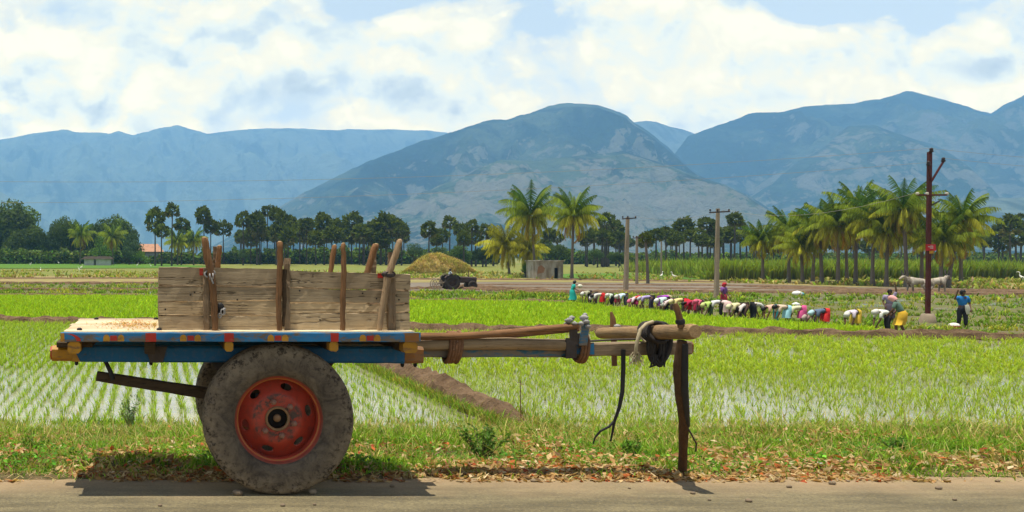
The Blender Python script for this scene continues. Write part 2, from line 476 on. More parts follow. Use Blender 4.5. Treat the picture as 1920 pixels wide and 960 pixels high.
lit = n.math('SUBTRACT', lit, n.math('MULTIPLY', shade_lay, n.math('ADD', -.25, n.math('MULTIPLY', d0, 1.45))))
ccol = n.ramp(lit, [(0.0, (.29, .385, .47)), (.3, (.41, .495, .55)), (.55, (.545, .60, .58)), (.8, (.625, .62, .53)), (1.0, (.68, .67, .56))])
elev = n.ramp(sx.outputs[2], [(.42, 1), (.62, .12)])             # fewer clouds overhead
front = n.ramp(sx.outputs[1], [(.12, .5), (.3, 1)])
mask = n.math('MULTIPLY', n.math('MULTIPLY', mask, elev), front)
base = n('ShaderNodeVectorMath', {0: sky.outputs[0], 'Scale': SKY_S}, operation='SCALE').outputs[0]
low = n.ramp(sx.outputs[2], [(0, .9), (.30, .8), (.6, 0)])
base = n.mix(n.math('MULTIPLY', low, front), base, (.43, .545, .635))   # thin high veil
look = n.mix(mask, base, ccol)
# the sky's own light before the air in front of it dims and tints it
up_ = n.math('DIVIDE', HTOP - EYE, n.math('MAXIMUM', sx.outputs[2], .001)); fw = n.math('DIVIDE', 13000.0, n.math('MAXIMUM', sx.outputs[1], .001))
bk = n.math('DIVIDE', 60.0, n.math('MAXIMUM', n.math('MULTIPLY', sx.outputs[1], -1.0), .004))
path = n.math('MINIMUM', n.math('MINIMUM', up_, fw), bk)
T = n.math('EXPONENT', n.math('MULTIPLY', path, -HAZE_D))
om = n.math('SUBTRACT', 1.0, T)
hz = n('ShaderNodeVectorMath', {0: HAZE_S, 'Scale': om}, operation='SCALE').outputs[0]
df = n('ShaderNodeVectorMath', {0: look, 1: hz}, operation='SUBTRACT').outputs[0]
df = n('ShaderNodeVectorMath', {0: df, 1: (.03, .03, .03)}, operation='MAXIMUM').outputs[0]
skyc = n('ShaderNodeVectorMath', {0: df, 'Scale': n.math('DIVIDE', CLOUD, T)}, operation='SCALE').outputs[0]
bg = n('ShaderNodeBackground', {'Color': skyc, 'Strength': 1.0})
wo = n('ShaderNodeOutputWorld', {'Surface': bg.outputs[0]})

# ------------------------------------------------------------------ haze
hb = MB().box(-16000, 16000, -60, 13000, -3.0, HTOP)
def haze_mat():
    m = bpy.data.materials.new('air'); m.use_nodes = True; t = m.node_tree; t.nodes.clear(); k = NT(t)
    v = k('ShaderNodeVolumePrincipled', {'Color': (*HAZE_C, 1), 'Density': HAZE_D, 'Anisotropy': 0.0})
    o = k('ShaderNodeOutputMaterial'); t.links.new(v.outputs[0], o.inputs['Volume'])
    return m
if HAZE_D > 0:
    ho = hb.build('haze', haze_mat()); tag(ho, kind='stuff')

# ------------------------------------------------------------------ ground sheet
def soil_f(n):
    p = n.pos(); s = n('ShaderNodeSeparateXYZ', {0: p})
    a = n.noise(p, .9, 6, .65); b = n.noise(p, 9, 6, .7); c = n.noise(p, 42, 4, .7)
    bank = n.mix(n.ramp(a, [(.4, 0), (.62, 1)]), (.10, .068, .036), (.19, .13, .07))  # soil darkened to stand for shade gaps between grass clumps
    bank = n.mix(n.ramp(b, [(.42, 0), (.6, 1)]), bank, (.06, .065, .02))
    bank = n.mix(n.ramp(n.noise(p, .7, 5, .65, .5), [(.54, 0), (.64, .85)]), bank, n.mix(c, (.30, .12, .04), (.20, .085, .035)))
    far = n.mix(n.ramp(n.noise(p, .05, 6, .65), [(.4, 0), (.6, 1)]), (.22, .20, .07), (.13, .17, .035))
    col = n.mix(n.ramp(n.math('DIVIDE', s.outputs[1], 100), [(.146, 0), (.155, 1)]), bank, n.mix(b, (.15, .11, .07), (.22, .17, .10)))
    col = n.mix(n.ramp(n.math('DIVIDE', s.outputs[1], 1000), [(.08, 0), (.13, 1)]), col, far)
    return bsdf(n, col, .95, n.bump(n.math('ADD', b, c), .5, .03), 0, .1)
M['soil'] = mat('field_soil', soil_f)
def bank_noise(X, Y):
    k = np.clip((Y - 6.5) / .5, 0, 1) * np.clip((15.2 - Y) / .8, 0, 1)
    return k * (fbm(X * .55, Y * .55, 3) * .13 + fbm(X * 2.3 + 7, Y * 2.3, 3) * .035 + .02)
def surf_z(X, Y): return ground_za(Y) + bank_noise(X, Y)
def sheet(name, xs, ys, zf, m, kind='structure'):
    X, Y = np.meshgrid(xs, ys); Z = zf(X, Y); nx, ny = len(xs), len(ys)
    V = np.stack([X, Y, Z], -1).reshape(-1, 3)
    i = (np.arange(ny - 1)[:, None] * nx + np.arange(nx - 1)[None]).reshape(-1, 1)
    o = np_obj(name, V, [i + np.array([[0, 1, nx + 1, nx]])], m, smooth=True)
    if kind: o['kind'] = kind
    return o
xs = np.concatenate([[-15000, -4000, -1000, -300, -100, -40, -15], np.arange(-7, 19.5, .14), [25, 40, 70, 120, 300, 1000, 4000, 15000]])
ys = np.concatenate([[-58, -20, 0, 4, 6], np.arange(6.3, 16.4, .14), [20, 30, 50, 70, 90, 100, 150, 200, 250, 300, 350, 400, 600, 1000, 1800, 3000, 6000, 12900]])
sheet('ground', xs, ys, surf_z, M['soil'])

# road: dusty asphalt with a ragged sandy edge
def road_f(n):
    p = n.pos(); s = n('ShaderNodeSeparateXYZ', {0: p})
    a = n.noise(p, 1.3, 6, .6); b = n.noise(p, 62, 5, .8); c = n.noise(n.mapping(p, (.5, 2.6, 1)), 2.2, 6, .65); e = n.noise(p, 28, 5, .7)
    col = n.mix(n.ramp(c, [(.40, 0), (.60, 1)]), (.128, .106, .060), (.215, .178, .098))
    col = n.mix(n.ramp(b, [(.36, .85), (.5, 0)]), col, (.075, .065, .05))
    col = n.mix(n.ramp(b, [(.57, 0), (.72, .75)]), col, (.40, .34, .20))
    col = n.mix(n.math('MULTIPLY', n.ramp(e, [(.5, 0), (.7, 1)]), .35), col, (.10, .09, .07))
    yv = n.math('ADD', s.outputs[1], n.math('MULTIPLY', n.math('SUBTRACT', a, .5), .8))
    col = n.mix(n.ramp(n.math('DIVIDE', yv, 10), [(.60, 0), (.655, .85)]), col, n.mix(e, (.30, .20, .11), (.43, .31, .18)))
    return bsdf(n, col, .9, n.bump(n.math('ADD', b, n.math('MULTIPLY', e, 1.5)), .6, .012), 0, .2)
M['road'] = mat('dusty_asphalt', road_f)
rx = np.concatenate([[-80, -30], np.arange(-8, 20, .12), [40, 90]])
edge = 6.50 + .012 * rx.clip(-4, 12) + fbm(rx * .7, rx * 0, 4) * .09 + fbm(rx * 5, rx * 0 + 4, 2) * .03
rw = np.array([-58, -10, 2, 5, 6, 6.2])
Vr = []
for j, yv in enumerate(list(rw) + ['e', 'd']):
    if yv == 'e': Vr.append(np.stack([rx, edge, np.full_like(rx, .006)], 1))
    elif yv == 'd': Vr.append(np.stack([rx, edge + .05, np.full_like(rx, -.03)], 1))
    else: Vr.append(np.stack([rx, np.full_like(rx, yv), np.full_like(rx, .006)], 1))
Vr = np.concatenate(Vr); nx = len(rx); ny = len(rw) + 2
i = (np.arange(ny - 1)[:, None] * nx + np.arange(nx - 1)[None]).reshape(-1, 1)
tag(np_obj('road', Vr, [i + np.array([[0, 1, nx + 1, nx]])], M['road'], smooth=False), kind='structure')

# ------------------------------------------------------------------ paddies, water, bunds
def water_f(n):
    p = n.pos()
    a = n.noise(p, 1.2, 4, .6); r = n.noise(n.mapping(p, (1, 2, 1)), 9, 3, .5)
    col = n.mix(n.ramp(a, [(.35, 0), (.65, 1)]), (.36, .34, .26), (.25, .23, .165))
    return n('ShaderNodeBsdfPrincipled', {'Base Color': col, 'Roughness': .11, 'Specular IOR Level': .75, 'Normal': n.bump(r, .12, .01)}).outputs[0]
M['water'] = mat('shallow_muddy_water', water_f)
bundline = [(-60, 41.2), (-7, 41.0), (0, 39.0), (5.6, 37.0), (10.2, 35.6), (20.1, 34.4), (29.4, 31.6), (60, 24)]
BX = [p[0] for p in bundline]; BY = [p[1] for p in bundline]
def bund_y(x): return np.interp(x, BX, BY)
def strip(name, x0, x1, ylo, yhi, z, m, nx=40, kind='structure'):
    X = np.linspace(x0, x1, nx); a = ylo(X) if callable(ylo) else np.full(nx, ylo); b = yhi(X) if callable(yhi) else np.full(nx, yhi)
    V = np.concatenate([np.stack([X, a, np.full(nx, z)], 1), np.stack([X, b, np.full(nx, z)], 1)])
    i = np.arange(nx - 1)[:, None]
    o = np_obj(name, V, [i + np.array([[0, 1, nx + 1, nx]])], m)
    if kind: o['kind'] = kind
    return o
strip('paddy_water', -45, 70, 14.0, bund_y, FIELD + .035, M['water'])

def bund_f(n):
    p = n.pos(); a = n.noise(p, 3, 7, .7); b = n.noise(p, 14, 6, .7)
    col = n.mix(n.ramp(a, [(.35, 0), (.65, 1)]), (.11, .068, .04), (.22, .145, .085))
    col = n.mix(n.ramp(b, [(.5, 0), (.7, .8)]), col, (.08, .05, .03))
    return bsdf(n, col, .95, n.bump(n.math('ADD', a, b), .9, .06), 0, .1)
M['bund'] = mat('earth_bund', bund_f)
def ridge(name, pts, wdt, hgt, step=.3, m=None, rough=1.0, kind='structure'):
    P = []
    for (x0, y0), (x1, y1) in zip(pts[:-1], pts[1:]):
        k = max(1, int(math.hypot(x1 - x0, y1 - y0) / step))
        for i in range(k): t = i / k; P.append((x0 + (x1 - x0) * t, y0 + (y1 - y0) * t))
    P.append(pts[-1]); P = np.array(P); T = np.gradient(P, axis=0); T /= np.linalg.norm(T, axis=1, keepdims=True)
    N = np.stack([-T[:, 1], T[:, 0]], 1); s = np.cumsum(np.concatenate([[0], np.linalg.norm(np.diff(P, axis=0), axis=1)]))
    prof = [(-1, -.25), (-.85, .25), (-.6, .75), (-.25, 1.0), (.15, 1.02), (.5, .8), (.85, .3), (1, -.25)]
    V = []
    tp = np.clip(np.minimum(s, s[-1] - s) / .9, 0, 1) ** .6
    for u, h in prof:
        ns = fbm(s * 1.3 + u * 3, s * 0 + u * 2.1, 4) * rough; n2 = fbm(s * .9 + 40 + u * 2, s * 0 + u * 5, 4) * rough
        q = P + N * (u * wdt / 2 * (1 + .35 * n2))[:, None]
        V.append(np.concatenate([q, (ground_za(q[:, 1]) - .06 * (1 - tp) + h * hgt * tp * (1 + .55 * ns))[:, None]], 1))
    V = np.stack(V, 1); k = len(prof); nn = len(P)
    i = (np.arange(nn - 1)[:, None] * k + np.arange(k - 1)[None]).reshape(-1, 1)
    o = np_obj(name, V.reshape(-1, 3), [i + np.array([[0, 1, k + 1, k]])], m or M['bund'], smooth=False)
    if kind: o['kind'] = kind
    return o
ridge('earth_bund_path', bundline, .62, .30, .2)
ridge('earth_bund_path', [(5.98, 15.1), (5.9, 16), (5.85, 17), (5.75, 21), (5.7, 26), (5.6, 37)], .78, .36, .12, rough=1.05)

def gp(px, py): p = ground_pt(px, py); return (p.x, p.y)
def band(name, top, bot, z, m, nx=70, ny=8, kind='structure'):
    """a flat field between two lines of the land, following the ground"""
    x0 = max(top[0][0], bot[0][0]); x1 = min(top[-1][0], bot[-1][0])
    X = np.linspace(x0, x1, nx); a = np.interp(X, *zip(*top)); b = np.interp(X, *zip(*bot)); V = []
    for j in range(ny):
        t = j / (ny - 1)
        for x, ya, yb in zip(X, a, b):
            p = ground_pt(x, yb + (ya - yb) * t); V.append((p.x, p.y, p.z + z))
    V = np.array(V); i = (np.arange(ny - 1)[:, None] * nx + np.arange(nx - 1)[None]).reshape(-1, 1)
    o = np_obj(name, V, [i + np.array([[0, 1, nx + 1, nx]])], m)
    if kind: o['kind'] = kind
    return o
def field_mat(name, c1, c2, c3, s=1.0, stretch=(.35, 1, 1), rough=.9, spec=.15, w=(.4, .6)):
    def f(n):
        p = n.pos(); a = n.noise(n.mapping(p, stretch), .8 * s, 7, .68); b = n.noise(p, 3.2 * s, 5, .7)
        col = n.mix(n.ramp(a, [(w[0], 0), (w[1], 1)]), c1, c2)
        col = n.mix(n.ramp(b, [(.52, 0), (.66, 1)]), col, c3)
        return bsdf(n, col, rough, n.bump(b, .5, .05), 0, spec)
    return mat(name, f)
M['nursery'] = field_mat('seedling_bed', (.13, .22, .025), (.10, .18, .02), (.15, .24, .03), 1)
M['weedy'] = field_mat('weedy_mud', (.15, .115, .065), (.11, .125, .035), (.12, .17, .03), .9)
M['mud'] = field_mat('wet_ploughed_mud', (.185, .14, .095), (.12, .092, .06), (.20, .155, .105), .9, (.12, 1, 1), .6, .35, (.42, .56))
M['tan'] = field_mat('dry_stubble', (.30, .22, .10), (.22, .19, .06), (.20, .22, .05), .25, (.2, 1, 1))
M['green1'] = field_mat('young_rice_far', (.06, .16, .012), (.10, .19, .018), (.08, .13, .012), .35, (.2, 1, 1))
M['ygreen'] = field_mat('yellowing_rice_far', (.15, .19, .03), (.21, .18, .05), (.11, .16, .025), .35, (.2, 1, 1))
L, R = -260, 2250
nur_top = [(L, 557), (300, 557.5), (770, 567), (960, 569), (1080, 573), (1200, 586), (1330, 602), (1440, 612), (1560, 622), (1640, 630)]
nur_bot = [(L, 603), (0, 604.5), (120, 606), (400, 611), (800, 624), (1300, 628), (1640, 631)]
band('paddy_field', nur_top, nur_bot, .03, M['nursery'])
band('weed_field', [(L, 531), (700, 531), (720, 545), (1010, 548), (1060, 553), (1300, 549), (1750, 553), (R, 558)],
     [(L, 556.5), (300, 557), (770, 566.5), (960, 568.5), (1080, 573), (1200, 586), (1330, 602), (1440, 612), (1560, 622), (1640, 630), (R, 652)], .02, M['weedy'], 120, 10)
band('mud_field', [(700, 531), (920, 529), (1400, 532), (1600, 539), (1800, 541), (R, 545)], [(700, 545), (940, 546), (1060, 552.5), (1300, 548.5), (1750, 552.5), (R, 557)], .03, M['mud'], 90)
band('stubble_field', [(L, 517), (700, 518), (1100, 524), (1400, 526), (R, 538)], [(L, 531), (700, 531), (920, 529), (1400, 532), (1600, 539), (1800, 541), (R, 545)], .04, M['tan'], 90)
band('rice_field', [(L, 506), (700, 509), (1330, 514), (R, 524)], [(L, 517), (700, 518), (1100, 524), (1400, 526), (R, 538)], .05, M['ygreen'], 90)
band('green_field', [(1010, 520), (1060, 514.5), (1180, 513), (1330, 514), (1420, 521)], [(1010, 521), (1060, 523), (1330, 525), (1420, 522)], .12, M['green1'], 30)
band('green_field', [(L, 490.6), (700, 494), (1330, 505), (R, 520)], [(L, 506), (700, 509), (1330, 514), (R, 524)], .06, M['ygreen'], 90)
band('green_field', [(L, 494), (200, 494), (300, 495), (390, 500)], [(L, 505.5), (200, 504), (300, 503.5), (390, 501)], .16, M['green1'], 40)
def pool(cx, cy_, rx, ry, sd):
    V = [tuple(ground_pt(cx, cy_))]; N_ = 36
    for i in range(N_):
        t = 2 * PI * i / N_; q = 1 + .45 * float(fbm(np.array(math.cos(t) * 1.2 + sd), np.array(math.sin(t) * 1.2 + sd * 3), 3))
        V.append(tuple(ground_pt(cx + math.cos(t) * rx * q, cy_ + math.sin(t) * ry * q)))
    V = np.array(V); V[:, 2] += .034
    tag(np_obj('pool', V, [np.array([[0, 1 + i, 1 + (i + 1) % N_] for i in range(N_)])], M['water']), kind='structure')
for i, (x, y, rx, ry) in enumerate([(285, 551, 26, 3.4), (890, 560, 40, 5), (850, 552, 22, 2), (925, 556, 16, 2), (1530, 560, 60, 2.6), (1440, 563, 34, 2.2), (1625, 574, 36, 2.5), (1870, 571, 46, 2.4), (1310, 559, 30, 2.0), (1580, 568, 30, 1.6), (1700, 564, 34, 1.6), (1400, 572, 26, 1.8), (1780, 580, 30, 2.0), (1240, 562, 40, 2.2), (1480, 583, 28, 2), (1650, 600, 22, 2.5)]): pool(x, y, rx, ry, i * 1.7)
for pts, wd, h in [([(L, 532.5), (300, 533), (700, 532)], .9, .28), ([(L, 544.5), (300, 545), (700, 545.5)], .7, .24), ([(L, 557), (300, 557.5), (770, 567), (960, 569), (1080, 573)], .8, .28),
                   ([(700, 545.5), (830, 541), (930, 546), (1060, 551), (1300, 548.5), (1700, 552.5), (R, 557)], .9, .26), ([(860, 538), (1000, 547), (1080, 551)], .8, .3), ([(880, 534.5), (1150, 535), (1420, 537), (1600, 542)], .9, .16), ([(940, 540), (1200, 541.5), (1500, 543), (1640, 546)], .9, .14), ([(1420, 541), (1700, 547.5), (2100, 549)], 1.0, .18), ([(L, 523), (300, 523), (700, 524), (1100, 526), (1400, 531)], .9, .2),
                   ([(1390, 538), (1620, 545), (1800, 546), (R, 550)], .9, .2), ([(1080, 576), (1200, 588), (1330, 603), (1440, 613), (1560, 623)], .5, .06)]:
    ridge('earth_bund_path', [gp(*p) for p in pts], wd, h, .8)

# ------------------------------------------------------------------ mountains
def mtn_f(forest, rock, amt, sc):
    def f(n):
        p = n.pos(); s = n('ShaderNodeSeparateXYZ', {0: p})
        a = n.noise(n.mapping(p, (1, .7, 1.4)), .0042 * sc, 10, .72, 1.1); b = n.noise(p, .02, 7, .72); c = n.noise(p, .0012, 4, .6, .4)
        nz = n('ShaderNodeSeparateXYZ', {0: n('ShaderNodeNewGeometry').outputs['Normal']}).outputs[2]
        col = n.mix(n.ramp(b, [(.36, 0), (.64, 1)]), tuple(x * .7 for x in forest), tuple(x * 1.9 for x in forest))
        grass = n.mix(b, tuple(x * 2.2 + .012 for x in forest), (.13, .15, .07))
        col = n.mix(n.ramp(c, [(.47, 0), (.56, .85)]), col, grass)  # grass patches, also standing in for slope shading
        gul = n.noise(n.mapping(p, (1, .22, .35)), .0065 * sc, 5, .6, .8)      # dark gully streaks down the slope, relief shade put into the colour
        col = n.mix(n.ramp(gul, [(.40, .75), (.47, 0)]), col, tuple(x * .45 for x in forest))
        col = n.mix(n.ramp(gul, [(.56, 0), (.66, .6)]), col, grass)
        k = n.math('ADD', n.math('MULTIPLY', a, .8), n.math('MULTIPLY', c, .35))
        k = n.math('ADD', k, n.math('MULTIPLY', n.math('SUBTRACT', .80, nz), .22))
        k = n.math('SUBTRACT', k, n.math('MULTIPLY', s.outputs[2], .00019))
        col = n.mix(n.ramp(k, [(amt, 0), (amt + .05, .75), (amt + .2, 1)]), col, n.mix(b, rock, tuple(x * .45 for x in rock)))
        return bsdf(n, col, 1.0, n.bump(n.math('ADD', b, a), .9, 40), 0, 0)
    return f
def massif(name, ridge_px, D, front, back, m, amp=.16, seed=0, nx=240, ny=80, base=8.0):
    px = np.linspace(ridge_px[0][0], ridge_px[-1][0], nx); py = np.interp(px, *zip(*ridge_px))
    X0 = (px - CX) / F * D; H = EYE - (py - CY) / F * D
    Q = D / 6600
    H = H + fbm(X0 / (420 * Q) + seed, X0 * 0 + seed, 6, .58) * 22 * Q
    vs = np.concatenate([np.linspace(-1, 0, 10)[:-1], np.linspace(0, 1, ny) ** 1.15])
    rows = []
    for v in vs:
        dep = D - v * front if v >= 0 else D - v * back
        wx = X0 + 160 * Q * fbm(X0 / (900 * Q) + seed, np.full(nx, dep / (900. * Q)), 3)
        prof = (1 - v) ** 1.25 if v >= 0 else (1 + v) ** 1.3
        spur = ridged(wx / (700 * Q) + seed * 3.1, np.full(nx, dep / (1700. * Q) + seed), 6, .56)
        det = fbm(X0 / (160 * Q) + seed, np.full(nx, dep / (160. * Q)), 4)
        e = 4 * abs(v) * (1 - abs(v)); e = max(e, 0) ** .8
        z = base + (H - base) * np.clip(prof + e * (amp * (spur - .35) + .07 * det), -.02, 2)
        # keep the crest the skyline
        if abs(v) > 1e-6:
            pv = np.interp(CX + X0 / dep * F, *zip(*ridge_px))
            z = np.minimum(z, EYE + (CY - pv) / F * dep * (1 - .02 * min(1, abs(v) * 12)))
        rows.append(np.stack([X0, np.full(nx, dep), z], 1))
    V = np.concatenate(rows); k = len(vs)
    i = (np.arange(k - 1)[:, None] * nx + np.arange(nx - 1)[None]).reshape(-1, 1)
    o = np_obj(name, V, [i + np.array([[0, 1, nx + 1, nx]])], m, smooth=True)
    o['kind'] = 'structure'
    return o
M['mt_a'] = mat('far_slope_paled_as_haze', mtn_f((.10, .12, .095), (.30, .19, .13), .64, 1.0))  # base tone paled to add distance haze in the colour
M['mt_b'] = mat('forest_and_rock_slope', mtn_f((.009, .020, .015), (.28, .26, .19), .56, 1.0))
M['mt_c'] = mat('rocky_foothill', mtn_f((.020, .036, .022), (.32, .285, .215), .53, 1.5))
massif('mountain_range', [(-900, 300), (-500, 270), (-250, 300), (0, 263), (60, 250), (115, 244), (170, 249), (205, 251), (222, 245), (250, 254), (290, 241), (330, 236), (355, 242), (390, 251), (440, 244), (500, 240), (600, 243), (700, 244), (800, 243), (900, 262), (1000, 300), (1150, 360), (1300, 420)], 8400, 2900, 1900, M['mt_a'], .36, 2, 440, 130)
massif('mountain_range', [(950, 330), (1100, 260), (1195, 229), (1230, 229), (1262, 238), (1300, 249), (1350, 270), (1420, 330)], 6400, 1500, 1300, M['mt_a'], .12, 7, 120, 50)
massif('mountain_range', [(380, 470), (480, 415), (560, 368), (640, 326), (720, 291), (800, 263), (850, 247), (880, 236), (905, 229), (925, 226), (950, 226), (975, 215), (1000, 206), (1030, 198), (1050, 195), (1080, 194), (1110, 195), (1122, 197), (1150, 206), (1175, 217), (1190, 231), (1215, 246), (1250, 275), (1300, 320), (1370, 365), (1440, 420), (1500, 460)], 4300, 1700, 1000, M['mt_b'], .40, 4, 460, 170)
massif('mountain_range', [(1180, 420), (1240, 320), (1290, 255), (1310, 248), (1350, 233), (1400, 216), (1420, 212), (1470, 209), (1500, 202), (1550, 197), (1600, 194), (1650, 185), (1680, 176), (1700, 169), (1720, 174), (1760, 185), (1800, 196), (1830, 206), (1858, 214), (1880, 200), (1920, 178), (2000, 150), (2150, 175), (2400, 230), (2700, 330)], 4700, 1700, 1100, M['mt_b'], .42, 9, 460, 170)
massif('foothill', [(520, 470), (620, 425), (720, 392), (800, 360), (880, 325), (940, 300), (990, 300), (1040, 296), (1090, 292), (1130, 292), (1170, 284), (1200, 293), (1250, 308), (1310, 332), (1360, 346), (1400, 366), (1440, 392), (1490, 440)], 3100, 950, 600, M['mt_c'], .42, 13, 380, 140)
massif('foothill', [(1310, 430), (1390, 380), (1450, 345), (1500, 300), (1550, 272), (1590, 236), (1640, 234), (1672, 246), (1720, 262), (1770, 280), (1820, 312), (1860, 350), (1890, 385), (1930, 420)], 3700, 1000, 600, M['mt_c'], .42, 21, 340, 130)
massif('foothill', [(1660, 455), (1740, 408), (1800, 384), (1850, 374), (1900, 372), (1960, 362), (2100, 380), (2300, 440)], 2500, 600, 480, M['mt_a'], .2, 17, 120, 40)
massif('foothill', [(-600, 390), (-200, 340), (-60, 352), (0, 360), (30, 376), (80, 410), (150, 450), (260, 480)], 5200, 1100, 700, M['mt_a'], .2, 19, 100, 40)
# ------------------------------------------------------------------ the bullock cart
WX, WZ, WR = .819, .497, .503
cart = empty('bullock_cart', (WX, 6.7, 0), 'old wooden bullock cart with chipped blue paint and rubber tyred wheels parked on the road', 'cart')
rnd = random.Random(5)
DZ = 1.087
# deck
mb = MB()
for k in range(7):
    y0 = 6.03 + k * .195
    x0 = -.60 + rnd.uniform(-.012, .012) + (.0 if k else .0)
    mb.beam((x0, y0 + .0965, DZ - .018), (1.70, y0 + .0965, DZ - .018 + rnd.uniform(-.002, .002)), .1935, .036, 14, .0008, .04)
deck = mb.build('deck', M['deck'], cart)
for x, y in [(-.50, 6.13), (.03, 6.13), (-.46, 7.27), (.01, 7.27)]:
    mb = MB(); mb.lathe([(.018, 0), (.018, .012), (.006, .018)], (x, y, DZ - .001), 'Z', 10); mb.build('bolt', M['iron_black'], deck)
n = 420; hx_ = RNG.normal(-.13, .13, n).clip(-.55, .0); hy_ = RNG.normal(6.62, .22, n).clip(6.1, 7.3)
V_, f_, t_ = blades(np.stack([hx_ - WX, hy_ - 6.7, np.full(n, DZ + .0015)], 1), RNG.uniform(.008, .022, n), np.full(n, .006), RNG.uniform(0, 6.28, n), RNG.uniform(2.5, 4, n), vary((.50, .28, .09), n, .3), None)
np_obj('grain_husks', V_, f_, M['dry'], cart, t_)['kind'] = 'stuff'
# painted edge boards, each with its bands of paint (2 mm proud)
def px6(p, Y=5.985): return (p - CX) / F * Y
def edge_board(y0, y1, front):
    mb = MB(); zt, zb = DZ - .006, 1.022
    mb.beam((-.612, (y0 + y1) / 2, (zt + zb) / 2), (1.728, (y0 + y1) / 2, (zt + zb) / 2), abs(y1 - y0), zt - zb, 30, .0012, .06, 0)
    yf = y0 - .0025 if front else y1 + .0025
    def pl(a, b, za, zb_, mi, round_=False):
        n = 8
        if round_:
            pts = [(a, za), (b, za)] + [(b + (a - b) * (.5 - .5 * math.cos(PI * t / n)), za + (zb_ - za) * (.45 + .55 * math.sin(PI * t / n))) for t in range(n + 1)]
        else:
            j = lambda: rnd.uniform(-.002, .002)
            pts = [(a + j(), za), (b + j(), za), (b + j(), zb_), (a + j(), zb_)]
        mb.add([(x, yf, z) for x, z in pts], [tuple(range(len(pts)))], mi)
    for a, b in [(273, 293), (421, 438), (620, 635)]: pl(px6(a), px6(b), zb + .001, zt - .001, 1)
    for c in (213, 357, 521, 693.5):
        pl(px6(c - 19.5), px6(c - 7), zb + .004, zt - .012, 2, True); pl(px6(c - 6), px6(c + 6.5), zb + .008, zt - .018, 1); pl(px6(c + 7.5), px6(c + 20), zb + .004, zt - .012, 2, True)
    pl(px6(759), px6(786), zb + .001, zt - .001, 3); pl(px6(113.5), px6(121), zb + .002, zt - .002, 2)
    arc = [(px6(128 + 24 * math.sin(t)), zt - .006 - .052 * (1 - math.cos(t))) for t in np.linspace(0, 1.5, 8)]
    arc2 = [(x - .028, z - .0) for x, z in arc]
    ring = arc + arc2[::-1]
    mb.add([(x, yf - .0005, max(z, zb + .002)) for x, z in ring], [(i, i + 1, len(ring) - 2 - i, len(ring) - 1 - i) for i in range(7)], 1)
    return mb.build('edge_board', [M['blue'], M['red'], M['yellow'], M['rag_orange']], cart)
M['rag_orange'] = paint('worn_orange_paint', (.30, .12, .025), (.18, .10, .05), .46, .06)
edge_board(5.985, 6.03, True)
edge_board(7.395, 7.44, False)
# long beams under the deck
for y in (6.32, 7.10):
    mb = MB()
    mb.beam((-.56, y, .915), (1.70, y, .905), .105, .112, 20, .002, .12, 0)
    mb.beam((-.70, y, .917), (-.562, y, .915), .103, .106, 3, .002, .25, 1)
    mb.beam((1.702, y, .905), (1.83, y, .904), .108, .110, 3, .002, .15, 2)
    mb.build('side_beam', [M['blue_dark'], M['yellow'], M['rag_orange']], cart)
# red tip and the diagonal seam on the near beam
mb = MB()
mb.beam((-.712, 6.32, .917), (-.701, 6.32, .917), .09, .09, 1, .001, .3); mb.build('beam_tip', M['red'], cart)
mb = MB(); yv = 6.32 - .0555
mb.add([(-.561, yv, .862), (-.505, yv, .862), (-.561, yv, .969)], [(0, 1, 2)]); mb.build('painted_corner', M['yellow'], cart)
# cross bearers with yellow ends
for p, hw, bot in [(138.5, .042, .945), (281, .037, .93), (430, .027, .958), (627, .028, .958), (771, .046, .948)]:
    x = px6(p); mb = MB(); ymat = 0
    dark = p == 281
    mb.beam((x, 6.10, (1.021 + bot) / 2), (x, 7.33, (1.021 + bot) / 2), hw * 2, 1.021 - bot, 10, .002, .1, 0)
    if not dark:
        mb.beam((x, 6.005, (1.021 + bot) / 2), (x, 6.098, (1.021 + bot) / 2), hw * 2.05, 1.023 - bot, 2, .001, .22, 1)
        mb.beam((x, 7.332, (1.021 + bot) / 2), (x, 7.42, (1.021 + bot) / 2), hw * 2.05, 1.023 - bot, 2, .001, .22, 1)
    mb.build('cross_bearer', [M['dark_wood'], M['yellow']], cart)
mb = MB(); mb.beam((-.66, 6.45, .985), (-.42, 6.45, .985), .5, .04, 3, .002, .15); mb.build('tail_block', M['dark_wood'], cart)
# dark gusset + bolts under the beam
for p in (143, 283, 756, 780):
    x = (p - CX) / F * 6.3; mb = MB()
    mb.lathe([(.013, 0), (.013, -.022), (.006, -.030)], (x, 6.32, .862 if p < 400 else .850), 'Z', 8); mb.build('bolt', M['iron_black'], cart)
mb = MB(); mb.add([(-.065, 6.264, .966), (.085, 6.264, .966), (.055, 6.264, .857), (-.03, 6.264, .857), (-.065, 6.256, .966), (.085, 6.256, .966), (.055, 6.256, .857), (-.03, 6.256, .857)],
                  [(0, 1, 2, 3), (7, 6, 5, 4), (0, 4, 5, 1), (1, 5, 6, 2), (2, 6, 7, 3), (3, 7, 4, 0)]); mb.build('iron_gusset', M['iron'], cart)
# axle and its blocks
mb = MB(); mb.beam((WX, 6.26, WZ), (WX, 7.14, WZ), .10, .10, 4, .001, .12); mb.build('axle', M['iron'], cart)
for y in (6.40, 7.02):
    mb = MB(); mb.beam((WX, y, WZ + .052), (WX, y, .856), .16, .09, 4, .002, .1, side=(1, 0, 0)); mb.build('axle_block', M['dark_wood'], cart)
for y in (6.40, 7.02):
    for s in (-1, 1):
        mb = MB(); mb.beam((WX + s * .10, y, WZ - .03), (WX + s * .40, y, .858), .04, .06, 4, .001, .1); mb.build('axle_stay', M['iron'], cart)

